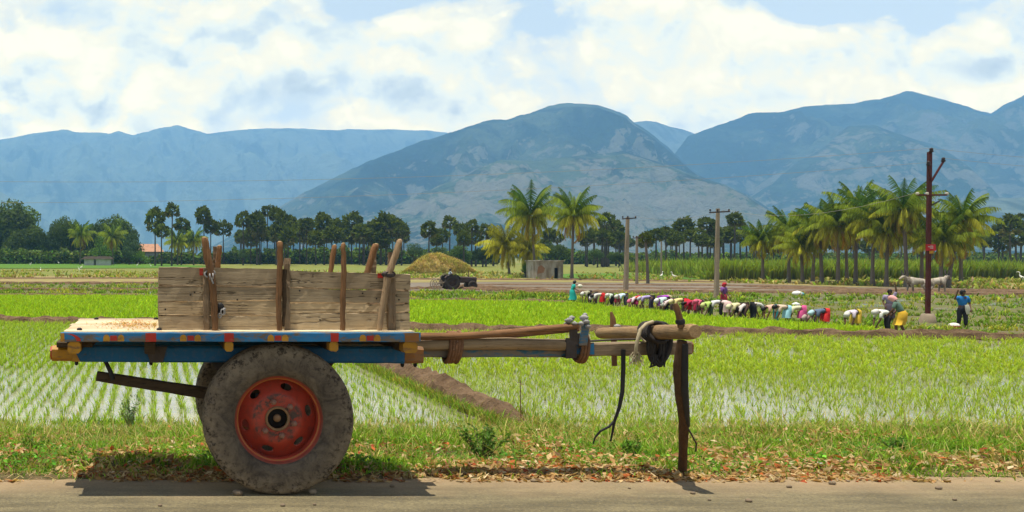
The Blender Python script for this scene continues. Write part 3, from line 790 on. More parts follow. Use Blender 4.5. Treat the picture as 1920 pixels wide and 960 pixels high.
# ---- wheels
def make_tyre():
    mb = MB()
    half = [(.288, .086), (.296, .112), (.312, .121), (.330, .126), (.334, .1285), (.360, .1315), (.392, .1325), (.420, .130), (.440, .124), (.446, .1235), (.458, .119), (.470, .114), (.484, .104), (.494, .088), (.499, .060), (.4985, .046), (.489, .044), (.489, .036), (.500, .034), (.501, .006)]
    prof = [(r, -h) for r, h in half] + [(r, h) for r, h in half[::-1]]
    n = len(prof); S = 336
    tt = np.arange(S) * 2 * PI / S
    lump = fbm(np.cos(tt) * 3.5 + 9, np.sin(tt) * 3.5, 4); lump2 = fbm(np.cos(tt) * 9 + 3, np.sin(tt) * 9 + 5, 3)
    lugm = np.clip(np.sin(tt * 31 + 2.2 * lump) * 1.6 - .55 + lump2 * 1.2, 0, 1); rr_ = RNG.normal(0, .0009, S)
    def fn(k, t, r, h):
        i = int(round(t / (2 * PI) * S)) % S; q = min(k, n - 1 - k)
        if 8 <= q <= 14:
            lug = lugm[i] if q <= 12 else 0
            wgt = (q - 7) / 6
            r += .0015 * lump[i] - lug * .003
            h += math.copysign(-lug * .013 * wgt + .010 * lump2[(i * 3 + q * 29) % S] * wgt + .006 * lump[(i + q * 5) % S], h)
        elif q > 14: r += .0012 * lump[i] + rr_[i]; r -= .004 if lugm[i] > .5 else 0
        elif q > 3: h += math.copysign(.0025 * lump[(i * 2) % S], h)
        z = math.sin(t) * r
        return (r, h) if not (z < -WZ + .012) else (r * ((-WZ + .012 + (z + WZ - .012) * .35) / z), h * 1.02)
    mb.lathe(prof, (0, 0, 0), 'Y', S, fn=fn, loop=True)
    return mb.mesh('tyre', M['tyre'])
def dish(r):     # depth of the pressed steel disc, outward is -y
    return float(np.interp(r, [0, .078, .085, .155, .172, .20, .235, .262, .268], [-.030, -.030, -.034, -.034, -.026, -.004, .022, .036, .038]))
def make_rim():
    mb = MB(); S = 96
    # outer flange and well
    prof = [(.268, .038), (.262, .030), (.264, -.055), (.268, -.066), (.277, -.068), (.281, -.082), (.285, -.090), (.293, -.098), (.302, -.103), (.306, -.101), (.306, -.094), (.297, -.088), (.29, -.07), (.285, 0), (.285, .07), (.297, .09), (.306, .10), (.30, .104), (.28, .09), (.268, .06)]
    mb.lathe(prof, (0, 0, 0), 'Y', S, loop=True)
    # centre disc with hand holes: six sectors, each lofted round its oval hole
    def pt(r, t, off=0.0): return (math.cos(t) * r, dish(r) + off, math.sin(t) * r)
    r0, r1 = .162, .268
    for s in range(6):
        tc = math.radians(13 + 60 * s); N = 48; loops = []
        hole = []; outer = []
        for i in range(N):
            a = 2 * PI * i / N + PI / 4
            hr = .215 + .0215 * math.sin(a); ht = tc + .0385 * math.cos(a) / .215 * (1 + .0)
            hole.append((hr, ht))
            u, v = math.cos(a), math.sin(a); m = max(abs(u), abs(v)); u /= m; v /= m
            outer.append(((r0 + r1) / 2 + v * (r1 - r0) / 2, tc + u * PI / 6))
        for k in range(6):
            q = (k / 5) ** 1.2
            loops.append([pt(h[0] + (o[0] - h[0]) * q, h[1] + (o[1] - h[1]) * q) for h, o in zip(hole, outer)])
        lip = [pt(h[0], h[1], .012) for h in hole]
        mb.loft([lip] + loops, 0, True, False)
    rr = [.078, .085, .09, .105, .12, .14, .155, .162]
    mb.loft([[pt(r, 2 * PI * i / S) for i in range(S)] for r in rr], 0, True, False)
    return mb.mesh('rim', M['rim'])
def make_hub():
    mb = MB()
    mb.lathe([(.001, -.028), (.018, -.030), (.022, -.022), (.024, -.006), (.060, -.002), (.066, .0), (.067, .03), (.09, .09), (.09, .16), (.001, .16)], (0, 0, 0), 'Y', 32)
    return mb.mesh('hub', M['iron_black'])
def make_cap():
    mb = MB(); mb.lathe([(.001, -.036), (.014, -.035), (.023, -.026), (.027, -.010), (.027, -.003)], (0, 0, 0), 'Y', 20); return mb.mesh('axle_cap', M['rust_ring'])
def make_nut():
    mb = MB(); mb.lathe([(.022, .003), (.022, -.005), (.018, -.013), (.018, -.026), (.011, -.030), (.010, -.038), (.004, -.040)], (0, 0, 0), 'Y', 6, smooth=False)
    return mb.mesh('wheel_nut', M['nut'])
M['nut'] = paint('rusty_nut', (.42, .22, .15), (.25, .12, .08), .45, .08)
mb = MB(); mb.lathe([(.065, -.030), (.067, -.046), (.074, -.049), (.081, -.046), (.084, -.033)], (0, 0, 0), 'Y', 48, cap=False)
M['rust_ring'] = plain('rusty_worn_ring', (.26, .15, .075), .7, .45, 30); ring_me = mb.mesh('hub_ring', M['rust_ring'])
tyre_me, rim_me, hub_me, nut_me = make_tyre(), make_rim(), make_hub(), make_nut()
cap_me = make_cap()
def wheel(y, flip):
    w = empty('wheel', (0, y - 6.7, WZ)); w.parent = cart
    s = -1 if flip else 1
    def put(nm, me, loc=(0, 0, 0)):
        o = link(bpy.data.objects.new(nm, me), w); o.location = loc
        o.rotation_euler = (0, 0, PI) if flip else (0, 0, 0); return o
    put('hub_ring', ring_me); put('tyre', tyre_me); put('rim', rim_me); put('hub', hub_me); put('axle_cap', cap_me)
    for k in range(6):
        a = math.radians(44 + 60 * k)
        if k == 2: a = math.radians(-16 + 180 - 60)      # spaced as in the photo, the sixth is missing
        if k == 2: continue
        put('wheel_nut', nut_me, (math.cos(a) * .115 * s, -.034 * s, math.sin(a) * .115))
    return w
w1 = wheel(6.175, False); tag(w1, 'muddy near wheel with red rusty rim')
w2 = wheel(7.225, True)
# ---- draught pole and everything lashed to it
mb = MB()
mb.beam((.9, 6.70, .905), (3.05, 6.70, .905), .10, .106, 18, .0025, .1, 0)
mb.beam((3.052, 6.70, .905), (3.88, 6.70, .919), .095, .095, 8, .0025, .1, 1)
mb.build('draught_pole', [M['blue_grey'], M['grey_pole']], cart)
mb = MB(); mb.beam((3.882, 6.70, .919), (3.895, 6.70, .919), .08, .085, 1, .001, .2); mb.build('pole_tip', M['rag_orange'], cart)
mb = MB(); mb.beam((3.00, 6.648, .915), (3.17, 6.648, .916), .004, .085, 2, .001, .02); mb.build('blue_patch', M['blue'], cart)
mb = MB(); mb.tube([ray(772, 648, 6.62), ray(850, 646, 6.62), ray(950, 644, 6.63), ray(1000, 646, 6.62), ray(1070, 647, 6.62)], [.036, .043, .045, .042, .041], 12, 0, .06, rnd)
mb.build('pole_log', M['log'], cart)
for dy, dz, r in ((0, 0, .025), (.16, 6, .02)):
    mb = MB(); pts = [ray(x, y + dz, 6.58 + dy) for x, y in ((740, 633), (800, 631), (860, 630), (900, 628), (950, 624), (1000, 619), (1050, 614), (1084, 611))]
    mb.tube(pts, [r * 1.1, r * 1.1, r, r * 1.05, r, r * .98, r * .95, r * .9], 9, 0, .06, rnd); mb.build('brace_stick', M['bark_x'], cart)
def loops(mb, c, n, ax, rx, rz, r, spread, mi=0, tilt=0.0, jit=.006, sides=6):
    for k in range(n):
        o = (k / max(1, n - 1) - .5) * spread; pts = []
        a0 = rnd.uniform(0, 6.28); jx, jz = rnd.uniform(-jit, jit), rnd.uniform(-jit, jit)
        for i in range(23):
            t = 2 * PI * i / 22 + a0
            u, v = math.cos(t) * (rx + jx), math.sin(t) * (rz + jz)
            if ax == 'Y': pts.append((c[0] + u + v * tilt, c[1] + o, c[2] + v))
            else: pts.append((c[0] + o + v * tilt, c[1] + u, c[2] + v))
        mb.tube(pts, r, sides, mi, .1, rnd, cap=False)
# rag binding and clamp
mb = MB(); c = ray(848, 651, 6.66); loops(mb, c, 5, 'X', .088, .105, .014, .075, 0, .12); mb.build('rope_binding', M['rag_brown'], cart)
mb = MB(); c = ray(1071, 651, 6.66); mb.beam((c.x - .035, 6.585, c.z - .065), (c.x - .035, 6.585, c.z + .072), .075, .012, 4, .002, .1, side=(1, 0, 0)); mb.beam((c.x - .035, 6.58, c.z - .066), (c.x - .035, 6.78, c.z - .066), .075, .012, 3, .002, .1, side=(1, 0, 0)); mb.build('iron_strap', M['iron'], cart)
mb = MB(); loops(mb, ray(1088, 652, 6.68), 3, 'X', .085, .10, .012, .04, 0, .1); mb.build('rope_binding', M['rag_brown'], cart)
cl = MB(); a = ray(1083, 634, 6.60)
cl.beam((a.x - .028, 6.59, a.z - .045), (a.x - .040, 6.59, a.z + .105), .055, .018, 4, .002, .1, side=(1, 0, 0), w1=.05)
cl.beam((a.x + .030, 6.585, a.z - .05), (a.x + .055, 6.585, a.z + .125), .060, .020, 4, .002, .1, side=(1, 0, 0), w1=.045, mi=1)
cl.beam((a.x - .03, 6.62, a.z + .01), (a.x + .05, 6.62, a.z + .01), .06, .05, 2, .002, .1)
cl.build('clamp_bracket', [M['iron'], M['blue_grey']], cart)
mb = MB()
for p, q, Y, r in [(1067, 601, 6.58, .022), (1072, 596, 6.60, .018), (1063, 606, 6.6, .017), (1077, 606, 6.57, .018), (1095, 596, 6.58, .024), (1099, 603, 6.57, .020), (1090, 607, 6.56, .018), (1097, 590, 6.6, .014), (1102, 612, 6.56, .017)]:
    mb.ball(ray(p, q, Y), (r * 1.15, r * .9, r * .8), 9, 7, 0, .30)
mb.build('grey_rag', M['grey_rag'], cart)
# yoke along the depth
y0, y1 = Vector((3.543, 6.04, 1.086)), Vector((3.556, 7.36, .971))
mb = MB(); pts = [y0.lerp(y1, t) for t in (0, .02, .08, .2, .35, .5, .65, .8, .95, 1)]
mb.tube(pts, [.042, .051, .053, .049, .050, .047, .048, .045, .045, .040], 14, 0, .06, rnd); mb.build('yoke', M['yoke'], cart)
mb = MB(); mb.tube([ray(1146, 585, 7.2), ray(1149, 597, 7.2), ray(1150, 615, 7.2), ray(1151, 640, 7.2), ray(1152, 686, 7.2)], [.010, .021, .026, .022, .020], 8, 0, .06, rnd); mb.build('yoke_pin', M['bark'], cart)
mb = MB(); mb.ball(ray(1157, 612, 7.16), (.026, .02, .016), 8, 6, 0, .3); mb.build('grey_rag', M['grey_rag'], cart)
mb = MB(); mb.tube([ray(1267, 569, 6.12), ray(1270, 580, 6.12), ray(1274, 597, 6.12), ray(1277, 614, 6.12)], [.012, .019, .021, .021], 8, 0, .06, rnd); mb.build('yoke_pin', M['bark'], cart)
mb = MB(); loops(mb, ray(1276, 606, 6.12), 1, 'X', .0, .0, .0, 0)
mb = MB(); mb.tube([ray(1275, 599, 6.12), ray(1276, 603, 6.12), ray(1277.5, 608, 6.12)], [.026, .029, .026], 9, 0, .1, rnd); mb.build('rubber_band', M['rubber'], cart)
mb = MB(); mb.tube([ray(1095, 640, 6.62), ray(1150, 637, 6.62), ray(1200, 636, 6.6)], .008, 6); mb.build('iron_rod', M['iron'], cart)
# tail bar hung under the deck
mb = MB(); mb.beam(ray(181, 705, 6.5), ray(392, 738, 6.62), .07, .066, 8, .002, .1, 0, side=(0, 1, 0), h1=.08); mb.build('tail_bar', M['dark_wood'], cart)
mb = MB(); mb.tube([ray(194, 668, 6.46), ray(201, 684, 6.45), ray(207, 697, 6.44), ray(212, 712, 6.44)], .016, 6, 0, .1, rnd); mb.build('hanger_strap', M['rubber'], cart)

# ---- the plank box with its stakes
def board_row(x0, x1, y, zs, t=.026):
    mb = MB()
    for (za, zb, za1, zb1) in zs:
        mb.beam((x0 + rnd.uniform(0, .008), y + rnd.uniform(-.003, .003), (za + zb) / 2), (x1 - rnd.uniform(0, .008), y + rnd.uniform(-.003, .003), (za1 + zb1) / 2), t, zb - za - .005, 16, .003, .05, 0, side=(0, -1, 0), h1=zb1 - za1 - .005)
    return mb
YB = 6.165
def zz(p): return EYE - (p - CY) / F * YB
xm = .868
sideL = [(DZ + .002, zz(592), DZ + .002, zz(592)), (zz(590.5), zz(567), zz(590), zz(563)), (zz(566), zz(536), zz(562), zz(539)), (zz(534.5), zz(500), zz(537.5), zz(504))]
sideR = [(DZ + .002, zz(588), DZ + .002, zz(586)), (zz(587), zz(568), zz(585), zz(570)), (zz(566.5), zz(540), zz(568.5), zz(546)), (zz(538.5), zz(507), zz(544), zz(514))]
board_row(.024, xm, YB, sideL).build('side_board', M['planks'], cart)
board_row(xm + .004, 1.708, YB, sideR).build('side_board', M['planks'], cart)
board_row(.024, 1.708, 7.30, [(DZ + .002, 1.20, DZ + .002, 1.20), (1.203, 1.32, 1.203, 1.32), (1.323, 1.46, 1.323, 1.43)]).build('side_board', M['planks'], cart)
M['planks_y'] = wood('weathered_end_planks', (.36, .26, .165), (.20, .14, .085), 'Y', .7)
for x, zt in ((.040, 1.47), (1.692, 1.43)):
    mb = MB()
    for a, b in ((DZ + .002, 1.21), (1.213, 1.34), (1.343, zt)): mb.beam((x, YB + .02, (a + b) / 2), (x, 7.28, (a + b) / 2), .026, b - a, 8, .002, .05)
    mb.build('end_board', M['planks_y'], cart)
def batten(p, w, top, bot, Y, t=.03, m='planks_up', jit=.003, dx=0):
    mb = MB(); a = ray(p, bot, Y); b = ray(p + dx, top, Y)
    mb.beam((a.x, Y, DZ + .002 if bot > 600 else a.z), b, w, t, 12, jit, .1, 0, side=(1, 0, 0)); return mb.build('batten', M[m], cart)
batten(387, .042, 503, 615, YB - .029, m='planks_up')
batten(538, .040, 484, 615, YB - .029, .03, 'planks_up', .006)
batten(734, .050, 521, 615, YB - .029)
batten(406, .055, 462, 520, 7.30 - .03, m='planks_up')
batten(700, .040, 463, 520, 7.30 - .03, m='planks_up')
batten(731, .03, 473, 520, 7.30 - .03, m='planks_up')
# rotten dark strip on the middle batten
mb = MB(); mb.tube([ray(534, 505, YB - .05), ray(531, 530, YB - .05), ray(533, 560, YB - .05), ray(531, 612, YB - .05)], [.012, .018, .014, .010], 6, 0, .3, rnd, flat=.4); mb.build('split_bark', M['dark_wood'], cart)
def stake(pts, rad, m, Y, tip=True):
    P = [ray(x, y, Y + dy) for x, y, dy in pts]
    if P[-1].z < DZ + .06: P[-1].z = DZ + .003
    # bent a little, with knots
    Q, R_ = [], []
    for k in range(len(P) - 1):
        for i in range(5):
            t = i / 5; Q.append(P[k].lerp(P[k + 1], t) + Vector((rnd.uniform(-.003, .003), 0, 0))); R_.append((rad[k] + (rad[k + 1] - rad[k]) * t) * (1 + rnd.uniform(-.06, .06)))
    Q.append(P[-1]); R_.append(rad[-1])
    Q = [Q[0] + Vector((0, 0, .006))] + Q; R_ = [R_[0] * .7] + R_
    mb = MB(); mb.tube(Q, R_, 10, 0, .04, rnd)
    t0 = Q[0]; mb.ball(t0, (R_[0] * 1.02, R_[0] * 1.02, .005), 10, 4, 1)
    return mb.build('stake', [M[m], M['cut_wood']], cart)
M['cut_wood'] = plain('cut_wood_end', (.50, .34, .18), .8, .25, 14)
YS = YB - .075
stake([(383, 447, 0), (388, 475, 0), (396, 515, 0), (402, 570, 0), (403, 616, 0)], [.021, .026, .025, .022, .020], 'bark', YS)
stake([(525, 455, 0), (525, 500, 0), (522, 560, 0), (524, 616, 0)], [.020, .020, .019, .018], 'bark', YS)
stake([(643, 458, 0), (645, 500, 0), (643, 560, 0), (642, 616, 0)], [.015, .018, .018, .017], 'bark', YS)
stake([(750, 451, 0), (741, 480, 0), (728, 515, 0), (718, 570, 0), (711, 617, 0)], [.020, .022, .024, .022, .019], 'pale_stick', YS)
stake([(627, 461, 0), (621, 500, 0), (618, 540, 0)], [.020, .020, .02], 'bark', 7.22)
stake([(705, 459, 0), (696, 485, 0), (687, 520, 0)], [.026, .026, .024], 'bark', 7.22)
stake([(412, 462, 0), (409, 490, 0), (407, 520, 0)], [.02, .022, .02], 'bark', 7.22)
for p, q, w_, h_ in ((378, 510, 8, 13), (713, 517, 10, 9)):
    mb = MB(); a = ray(p, q, YB - .0165); mb.beam((a.x - w_ / F * 3, YB - .0165, a.z), (a.x + w_ / F * 3, YB - .0165, a.z), .004, h_ / F * 6, 1, .001, .02, side=(0, 1, 0)); mb.build('red_patch', M['red'], cart)
mb = MB(); loops(mb, ray(393, 513, YS + .02), 4, 'Y', .036, .018, .0055, .05, 0, .3); loops(mb, ray(396, 518, YS - .01), 2, 'X', .03, .022, .0045, .02); mb.tube([ray(392, 515, YS - .03), ray(397, 525, YS - .03), ray(400, 532, YS - .03)], .006, 5); mb.build('twine', M['grey_rag'], cart)
mb = MB(); c = ray(729, 514, YS + .015); loops(mb, c, 4, 'Y', .038, .012, .006, .06, 0, .1); 
for k in range(4):
    pts = [c + Vector((math.cos(t) * .034, math.sin(t) * .045, .006 * k - .01 + .008 * math.sin(t))) for t in np.linspace(0, 6.28, 15)]; mb.tube(pts, .0045, 5, 0, .1, rnd, cap=False)
mb.build('twine', M['iron'], cart)
# latch with a little chain
mb = MB(); c = ray(413, 578, YB - .03); mb.ball(c, (.03, .012, .036), 10, 7, 0, .08); c2 = ray(417, 585, YB - .036); loops(mb, c2, 2, 'Y', .016, .018, .005, .012, 1); loops(mb, ray(412, 592, YB - .036), 2, 'Y', .012, .014, .0045, .01, 1); mb.ball(ray(420, 580, YB - .034), (.012, .01, .012), 8, 6, 1)
mb.build('latch', [M['iron_black'], M['grey_rag']], cart)
for p, q in ((357, 553), (365, 548), (520, 548), (445, 562), (562, 545), (680, 550), (706, 560), (748, 562), (310, 580), (600, 600)):
    a = ray(p, q, YB - .0155); mb = MB(); mb.lathe([(.006, 0), (.005, -.003)], a, 'Y', 7); mb.build('nail', M['iron_black'], cart)

# ---- things leaning on or hanging from the cart
post = MB()
pp = [(1279, 637, 6.13), (1273, 680, 6.16), (1273, 715, 6.2), (1277, 755, 6.3), (1282, 790, 6.42), (1281, 830, 6.54), (1279, 884, 6.74)]
P = [ray(x, y, Y) for x, y, Y in pp]; P[-1].z = -.06; P[0].z -= .006
Q, R_ = [], []
for k in range(len(P) - 1):
    for i in range(5): t = i / 5; Q.append(P[k].lerp(P[k + 1], t)); R_.append((.031, .034, .033, .032, .031, .028, .024)[k] * (1 + rnd.uniform(-.07, .07)))
Q.append(P[-1]); R_.append(.022); post.tube(Q, R_, 10, 0, .07, rnd)
po = empty('prop_post', (P[-1].x, P[-1].y, 0), 'crooked dark wooden prop holding up the front end of the cart yoke', 'prop post')
post.build('post', M['post'], po)
mb = MB(); Q2 = [ray(x, y, Y) for x, y, Y in ((1285, 645, 6.10), (1284, 690, 6.13), (1284, 730, 6.19), (1288, 770, 6.3), (1291, 800, 6.42))]; mb.tube(Q2, [.020, .024, .024, .020, .010], 8, 0, .08, rnd, flat=.7); mb.build('rubber_strip', M['rubber'], po)
mb = MB(); mb.tube([ray(1288, 800, 6.42), ray(1297, 815, 6.45), ray(1306, 832, 6.5), ray(1304, 846, 6.6)], .006, 5, 0, .1, rnd); mb.build('loose_wire', M['iron'], po)
rc = empty('rope_coil', (3.55, 6.6, .95), 'dark coil of rope and rubber hung round the yoke and pole crossing', 'rope')
mb = MB()
yc = y0.lerp(y1, .44)
for k in range(7):
    pts = []; a = rnd.uniform(-.008, .008); cxx = 3.60 + k * .006
    for t in np.linspace(0, 2 * PI, 25): pts.append((cxx + math.cos(t) * (.088 + a) + .018 * math.sin(t), 6.60 - .045 + k * .014 + .03 * math.cos(t), .965 + math.sin(t) * (.128 + a) - .012 * (k % 3)))
    mb.tube(pts, .014, 7, 0, .08, rnd, cap=False)
for k in range(5):   # lashings round the yoke itself
    pts = []; q = y0.lerp(y1, .34 + k * .024)
    for t in np.linspace(0, 2 * PI, 17): pts.append((q.x + math.cos(t) * .070, q.y + .03 * math.sin(t), q.z + math.sin(t) * .068))
    mb.tube(pts, .013, 7, 0, .08, rnd, cap=False)
for k in range(5):   # a second, tighter hank
    pts = []; a = rnd.uniform(-.006, .006)
    for t in np.linspace(0, 2 * PI, 21): pts.append((3.555 + k * .011 + math.cos(t) * (.050 + a), 6.545 + k * .006 + .02 * math.cos(t), .955 + math.sin(t) * (.118 + a) - .008 * k))
    mb.tube(pts, .012, 6, 0, .1, rnd, cap=False)
for k in range(9):
    a = Vector((3.58 + rnd.uniform(-.05, .06), 6.53, .865 + rnd.uniform(-.02, .03))); mb.tube([a, a + Vector((rnd.uniform(-.03, .03), -.01, -.04)), a + Vector((rnd.uniform(-.05, .05), -.015, -rnd.uniform(.05, .085)))], [.012, .010, .005], 6, 0, .1, rnd)
mb.build('coil', M['rope_dark'], rc)
mb = MB(); pts = [ray(x, y, Y) for x, y, Y in ((1224, 603, 6.5), (1212, 607, 6.47), (1201, 618, 6.46), (1196, 635, 6.46), (1193, 650, 6.46), (1192, 662, 6.47))]; mb.tube(pts, .012, 7, 0, .06, rnd); pts = [ray(x, y, Y) for x, y, Y in ((1196, 618, 6.47), (1200, 632, 6.46), (1210, 641, 6.46))]; mb.tube(pts, .008, 6, 0, .06, rnd)
mb.build('pale_strand', M['rope_pale'], rc)
mb = MB()
for k in range(26):
    a = ray(1190 + rnd.uniform(-4, 8), 660, 6.48); mb.tube([a, a + Vector((rnd.uniform(-.03, .03), rnd.uniform(-.02, .02), -.03)), a + Vector((rnd.uniform(-.06, .06), rnd.uniform(-.03, .03), -rnd.uniform(.05, .1)))], .003, 4, 0)
mb.build('frayed_end', M['rope_pale'], rc)
mb = MB()
Pc = [ray(x, y, Y) for x, y, Y in ((1169, 655, 6.63), (1169, 690, 6.63), (1167, 735, 6.64), (1161, 765, 6.65), (1152, 790, 6.67), (1149, 808, 6.7), (1145, 827, 6.74))]
mb.tube(Pc, [.016, .016, .015, .013, .011, .008, .006], 7, 0, .06, rnd)
mb.tube([ray(x, y, Y) for x, y, Y in ((1153, 788, 6.67), (1142, 800, 6.67), (1126, 808, 6.68), (1116, 820, 6.7), (1112, 832, 6.72))], [.009, .009, .008, .007, .005], 6, 0, .06, rnd)
hc = mb.build('hanging_cord', M['rubber'], None); tag(hc, 'black forked cord dangling from the cart pole above the grass', 'cord')
# ------------------------------------------------------------------ rice, grass, litter
def tuft_cloud(name, P, nb, h, w, lean, col, m, tipcol=None, spread=.03, var=.22, hv=.25, kind='stuff'):
    """nb blades at each clump position P (n,3)"""
    n = len(P); B = np.repeat(P, nb, 0); N = len(B)
    az = RNG.uniform(0, 2 * PI, N)
    B = B + np.stack([np.cos(az) * spread * RNG.uniform(0, 1, N), np.sin(az) * spread * RNG.uniform(0, 1, N), np.zeros(N)], 1)
    hh = h * np.exp(RNG.normal(0, hv, N)) * np.repeat(np.exp(RNG.normal(0, .12, n)), nb)
    c = vary(col, N, var, .10) if not callable(col) else col(B)
    ct = None if tipcol is None else vary(tipcol, N, var, .08)
    return blades(B, hh, np.full(N, w) * RNG.uniform(.7, 1.3, N), az, np.clip(RNG.normal(lean, .18, N), .02, 1.1), c, ct)
def in_view(P, pad=260):
    px = CX + P[:, 0] / P[:, 1] * F
    return (px > -pad) & (px < 1920 + pad)
# left paddy: straight rows running away from the road
rows = []
for x in np.arange(-13, 5.35, .265):
    y = np.arange(15.0, 41, .17); y = y + RNG.uniform(-.05, .05, len(y)); xx = x + RNG.normal(0, .03, len(y))
    rows.append(np.stack([xx, y, np.full(len(y), FIELD + .02)], 1))
P = np.concatenate(rows); P = P[in_view(P) & (P[:, 1] < bund_y(P[:, 0]) - .35)]
P = P[RNG.uniform(0, 1, len(P)) > .06]
near = P[:, 1] < 23
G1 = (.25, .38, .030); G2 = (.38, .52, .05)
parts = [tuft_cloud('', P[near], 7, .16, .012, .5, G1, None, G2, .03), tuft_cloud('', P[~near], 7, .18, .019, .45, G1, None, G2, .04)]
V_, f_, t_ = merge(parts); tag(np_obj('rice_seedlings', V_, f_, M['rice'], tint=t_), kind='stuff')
# right paddy: transplanted by hand, broken rows leaning to and fro
rows = []
for x in np.arange(6.3, 45, .21):
    y = np.arange(14.9, 37, .17); y = y + RNG.uniform(-.07, .07, len(y)); xx = x + RNG.normal(0, .05, len(y)) + .25 * np.sin(y * .55 + x * .25)
    rows.append(np.stack([xx, y, np.full(len(y), FIELD + .02)], 1))
P = np.concatenate(rows); P = P[in_view(P) & (P[:, 1] < bund_y(P[:, 0]) - .3)]
dn = fbm(P[:, 0] * .22, P[:, 1] * .16 + 5, 3) + .35 * (fbm(P[:, 0] * .9, P[:, 1] * .5, 2))
thick = np.clip(.82 + .55 * dn - (P[:, 1] - 16) * .016, .3, 1)
P = P[RNG.uniform(0, 1, len(P)) < thick]
near = P[:, 1] < 22
parts = [tuft_cloud('', P[near], 7, .17, .013, .62, (.25, .36, .03), None, (.40, .50, .06), .05), tuft_cloud('', P[~near], 7, .165, .022, .6, (.27, .38, .025), None, (.40, .50, .05), .07)]
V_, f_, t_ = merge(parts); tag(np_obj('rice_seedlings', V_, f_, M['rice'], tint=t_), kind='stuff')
# grass and weeds on the flanks of the bund
n = 2600; Y = RNG.uniform(14.2, 36, n); side_ = np.where(RNG.uniform(0, 1, n) < .8, -1, 1); bx_ = np.interp(Y, [13.6, 15, 17, 21, 26, 37], [6.1, 5.95, 5.85, 5.75, 5.7, 5.6])
P = np.stack([bx_ + side_ * RNG.uniform(.20, .48, n), Y, FIELD + .06 + RNG.uniform(0, .05, n)], 1)
V_, f_, t_ = tuft_cloud('', P, 5, .14, .014, .6, lambda B: np.where((RNG.uniform(0, 1, len(B)) < .4)[:, None], vary((.34, .28, .08), len(B), .25), vary((.17, .29, .03), len(B), .3)), None, None, .06)
tag(np_obj('bund_grass', V_, f_, M['leaf'], tint=t_), kind='stuff')
# dense seedling bed beyond the bund
nt = np.array(nur_top, float); nb_ = np.array(nur_bot, float)
n = 33000; px = RNG.uniform(-220, 1640, n); u = RNG.uniform(0, 1, n)
gt = lambda px, py: np.stack([(px - CX) / F * ((EYE - FIELD) * F / (py - CY)), (EYE - FIELD) * F / (py - CY)], 1)
yb = gt(px, np.interp(px, nb_[:, 0], nb_[:, 1]))[:, 1]; yt = gt(px, np.interp(px, nt[:, 0], nt[:, 1]))[:, 1]
Y = np.sqrt(yb ** 2 + (yt ** 2 - yb ** 2) * u); ok = yt - yb > .4
P = np.stack([(px - CX) / F * Y, Y, np.full(n, FIELD + .02)], 1)[ok]
P = P[P[:, 1] > bund_y(P[:, 0]) + .5]
P = P[~((np.abs((P[:, 0] + .55 - .9 * 0) % .62 - .31) > .22) & (P[:, 0] > -2.4) & (P[:, 0] < .6) & (P[:, 1] > 43) & (P[:, 1] < 62))]
V_, f_, t_ = tuft_cloud('', P, 4, .22, .06, .45, (.28, .42, .02), None, (.40, .54, .03), .14)
tag(np_obj('rice_seedlings', V_, f_, M['rice'], tint=t_), kind='stuff')
# weedy fields with broad clumps
def scatter_px(n, top, bot, thr, sc, lo=-200, hi=2150):
    px = RNG.uniform(lo, hi, n); u = RNG.uniform(0, 1, n)
    pt = np.interp(px, *zip(*top)); pb = np.interp(px, *zip(*bot)); py = pt + (pb - pt) * u
    k = pb - pt > .3; px, py = px[k], py[k]
    out = np.array([tuple(ground_pt(a, b)) for a, b in zip(px, py)])
    dn = fbm(out[:, 0] * sc, out[:, 1] * sc, 4)
    return out[dn > thr + RNG.normal(0, .12, len(out))]
P = scatter_px(10000, [(-200, 533), (700, 533), (720, 546), (1010, 549), (1060, 554), (1300, 550), (1750, 554), (2150, 560)],
               [(-200, 556), (300, 556), (770, 565), (960, 567), (1080, 572), (1200, 583), (1330, 598), (1440, 608), (1560, 619), (1640, 628), (2150, 646)], -.02, .38)
far = P[:, 1] > 62
col2 = lambda B: np.where((fbm(B[:, 0] * .21 + 50, B[:, 1] * .21, 3) > .1)[:, None], vary((.34, .36, .05), len(B), .3, .1), vary((.17, .27, .025), len(B), .35, .12))
parts = [tuft_cloud('', P[far], 5, .26, .10, .6, col2, None, None, .22), tuft_cloud('', P[~far], 6, .20, .05, .65, col2, None, None, .14)]
V_, f_, t_ = merge(parts); tag(np_obj('field_weeds', V_, f_, M['leaf'], tint=t_), kind='stuff')
# grass tufts on the far fields, kept low
P = scatter_px(5000, [(-40, 508), (700, 510), (1330, 514), (1960, 522)], [(-40, 522), (700, 524), (1100, 526), (1400, 532), (1960, 546)], .0, .08)
V_, f_, t_ = tuft_cloud('', P, 4, .45, .25, .6, lambda B: np.where((RNG.uniform(0, 1, len(B)) < .5)[:, None], vary((.40, .33, .12), len(B), .25), vary((.25, .30, .04), len(B), .3)), None, None, .5)
tag(np_obj('field_grass', V_, f_, M['leaf'], tint=t_), kind='stuff')

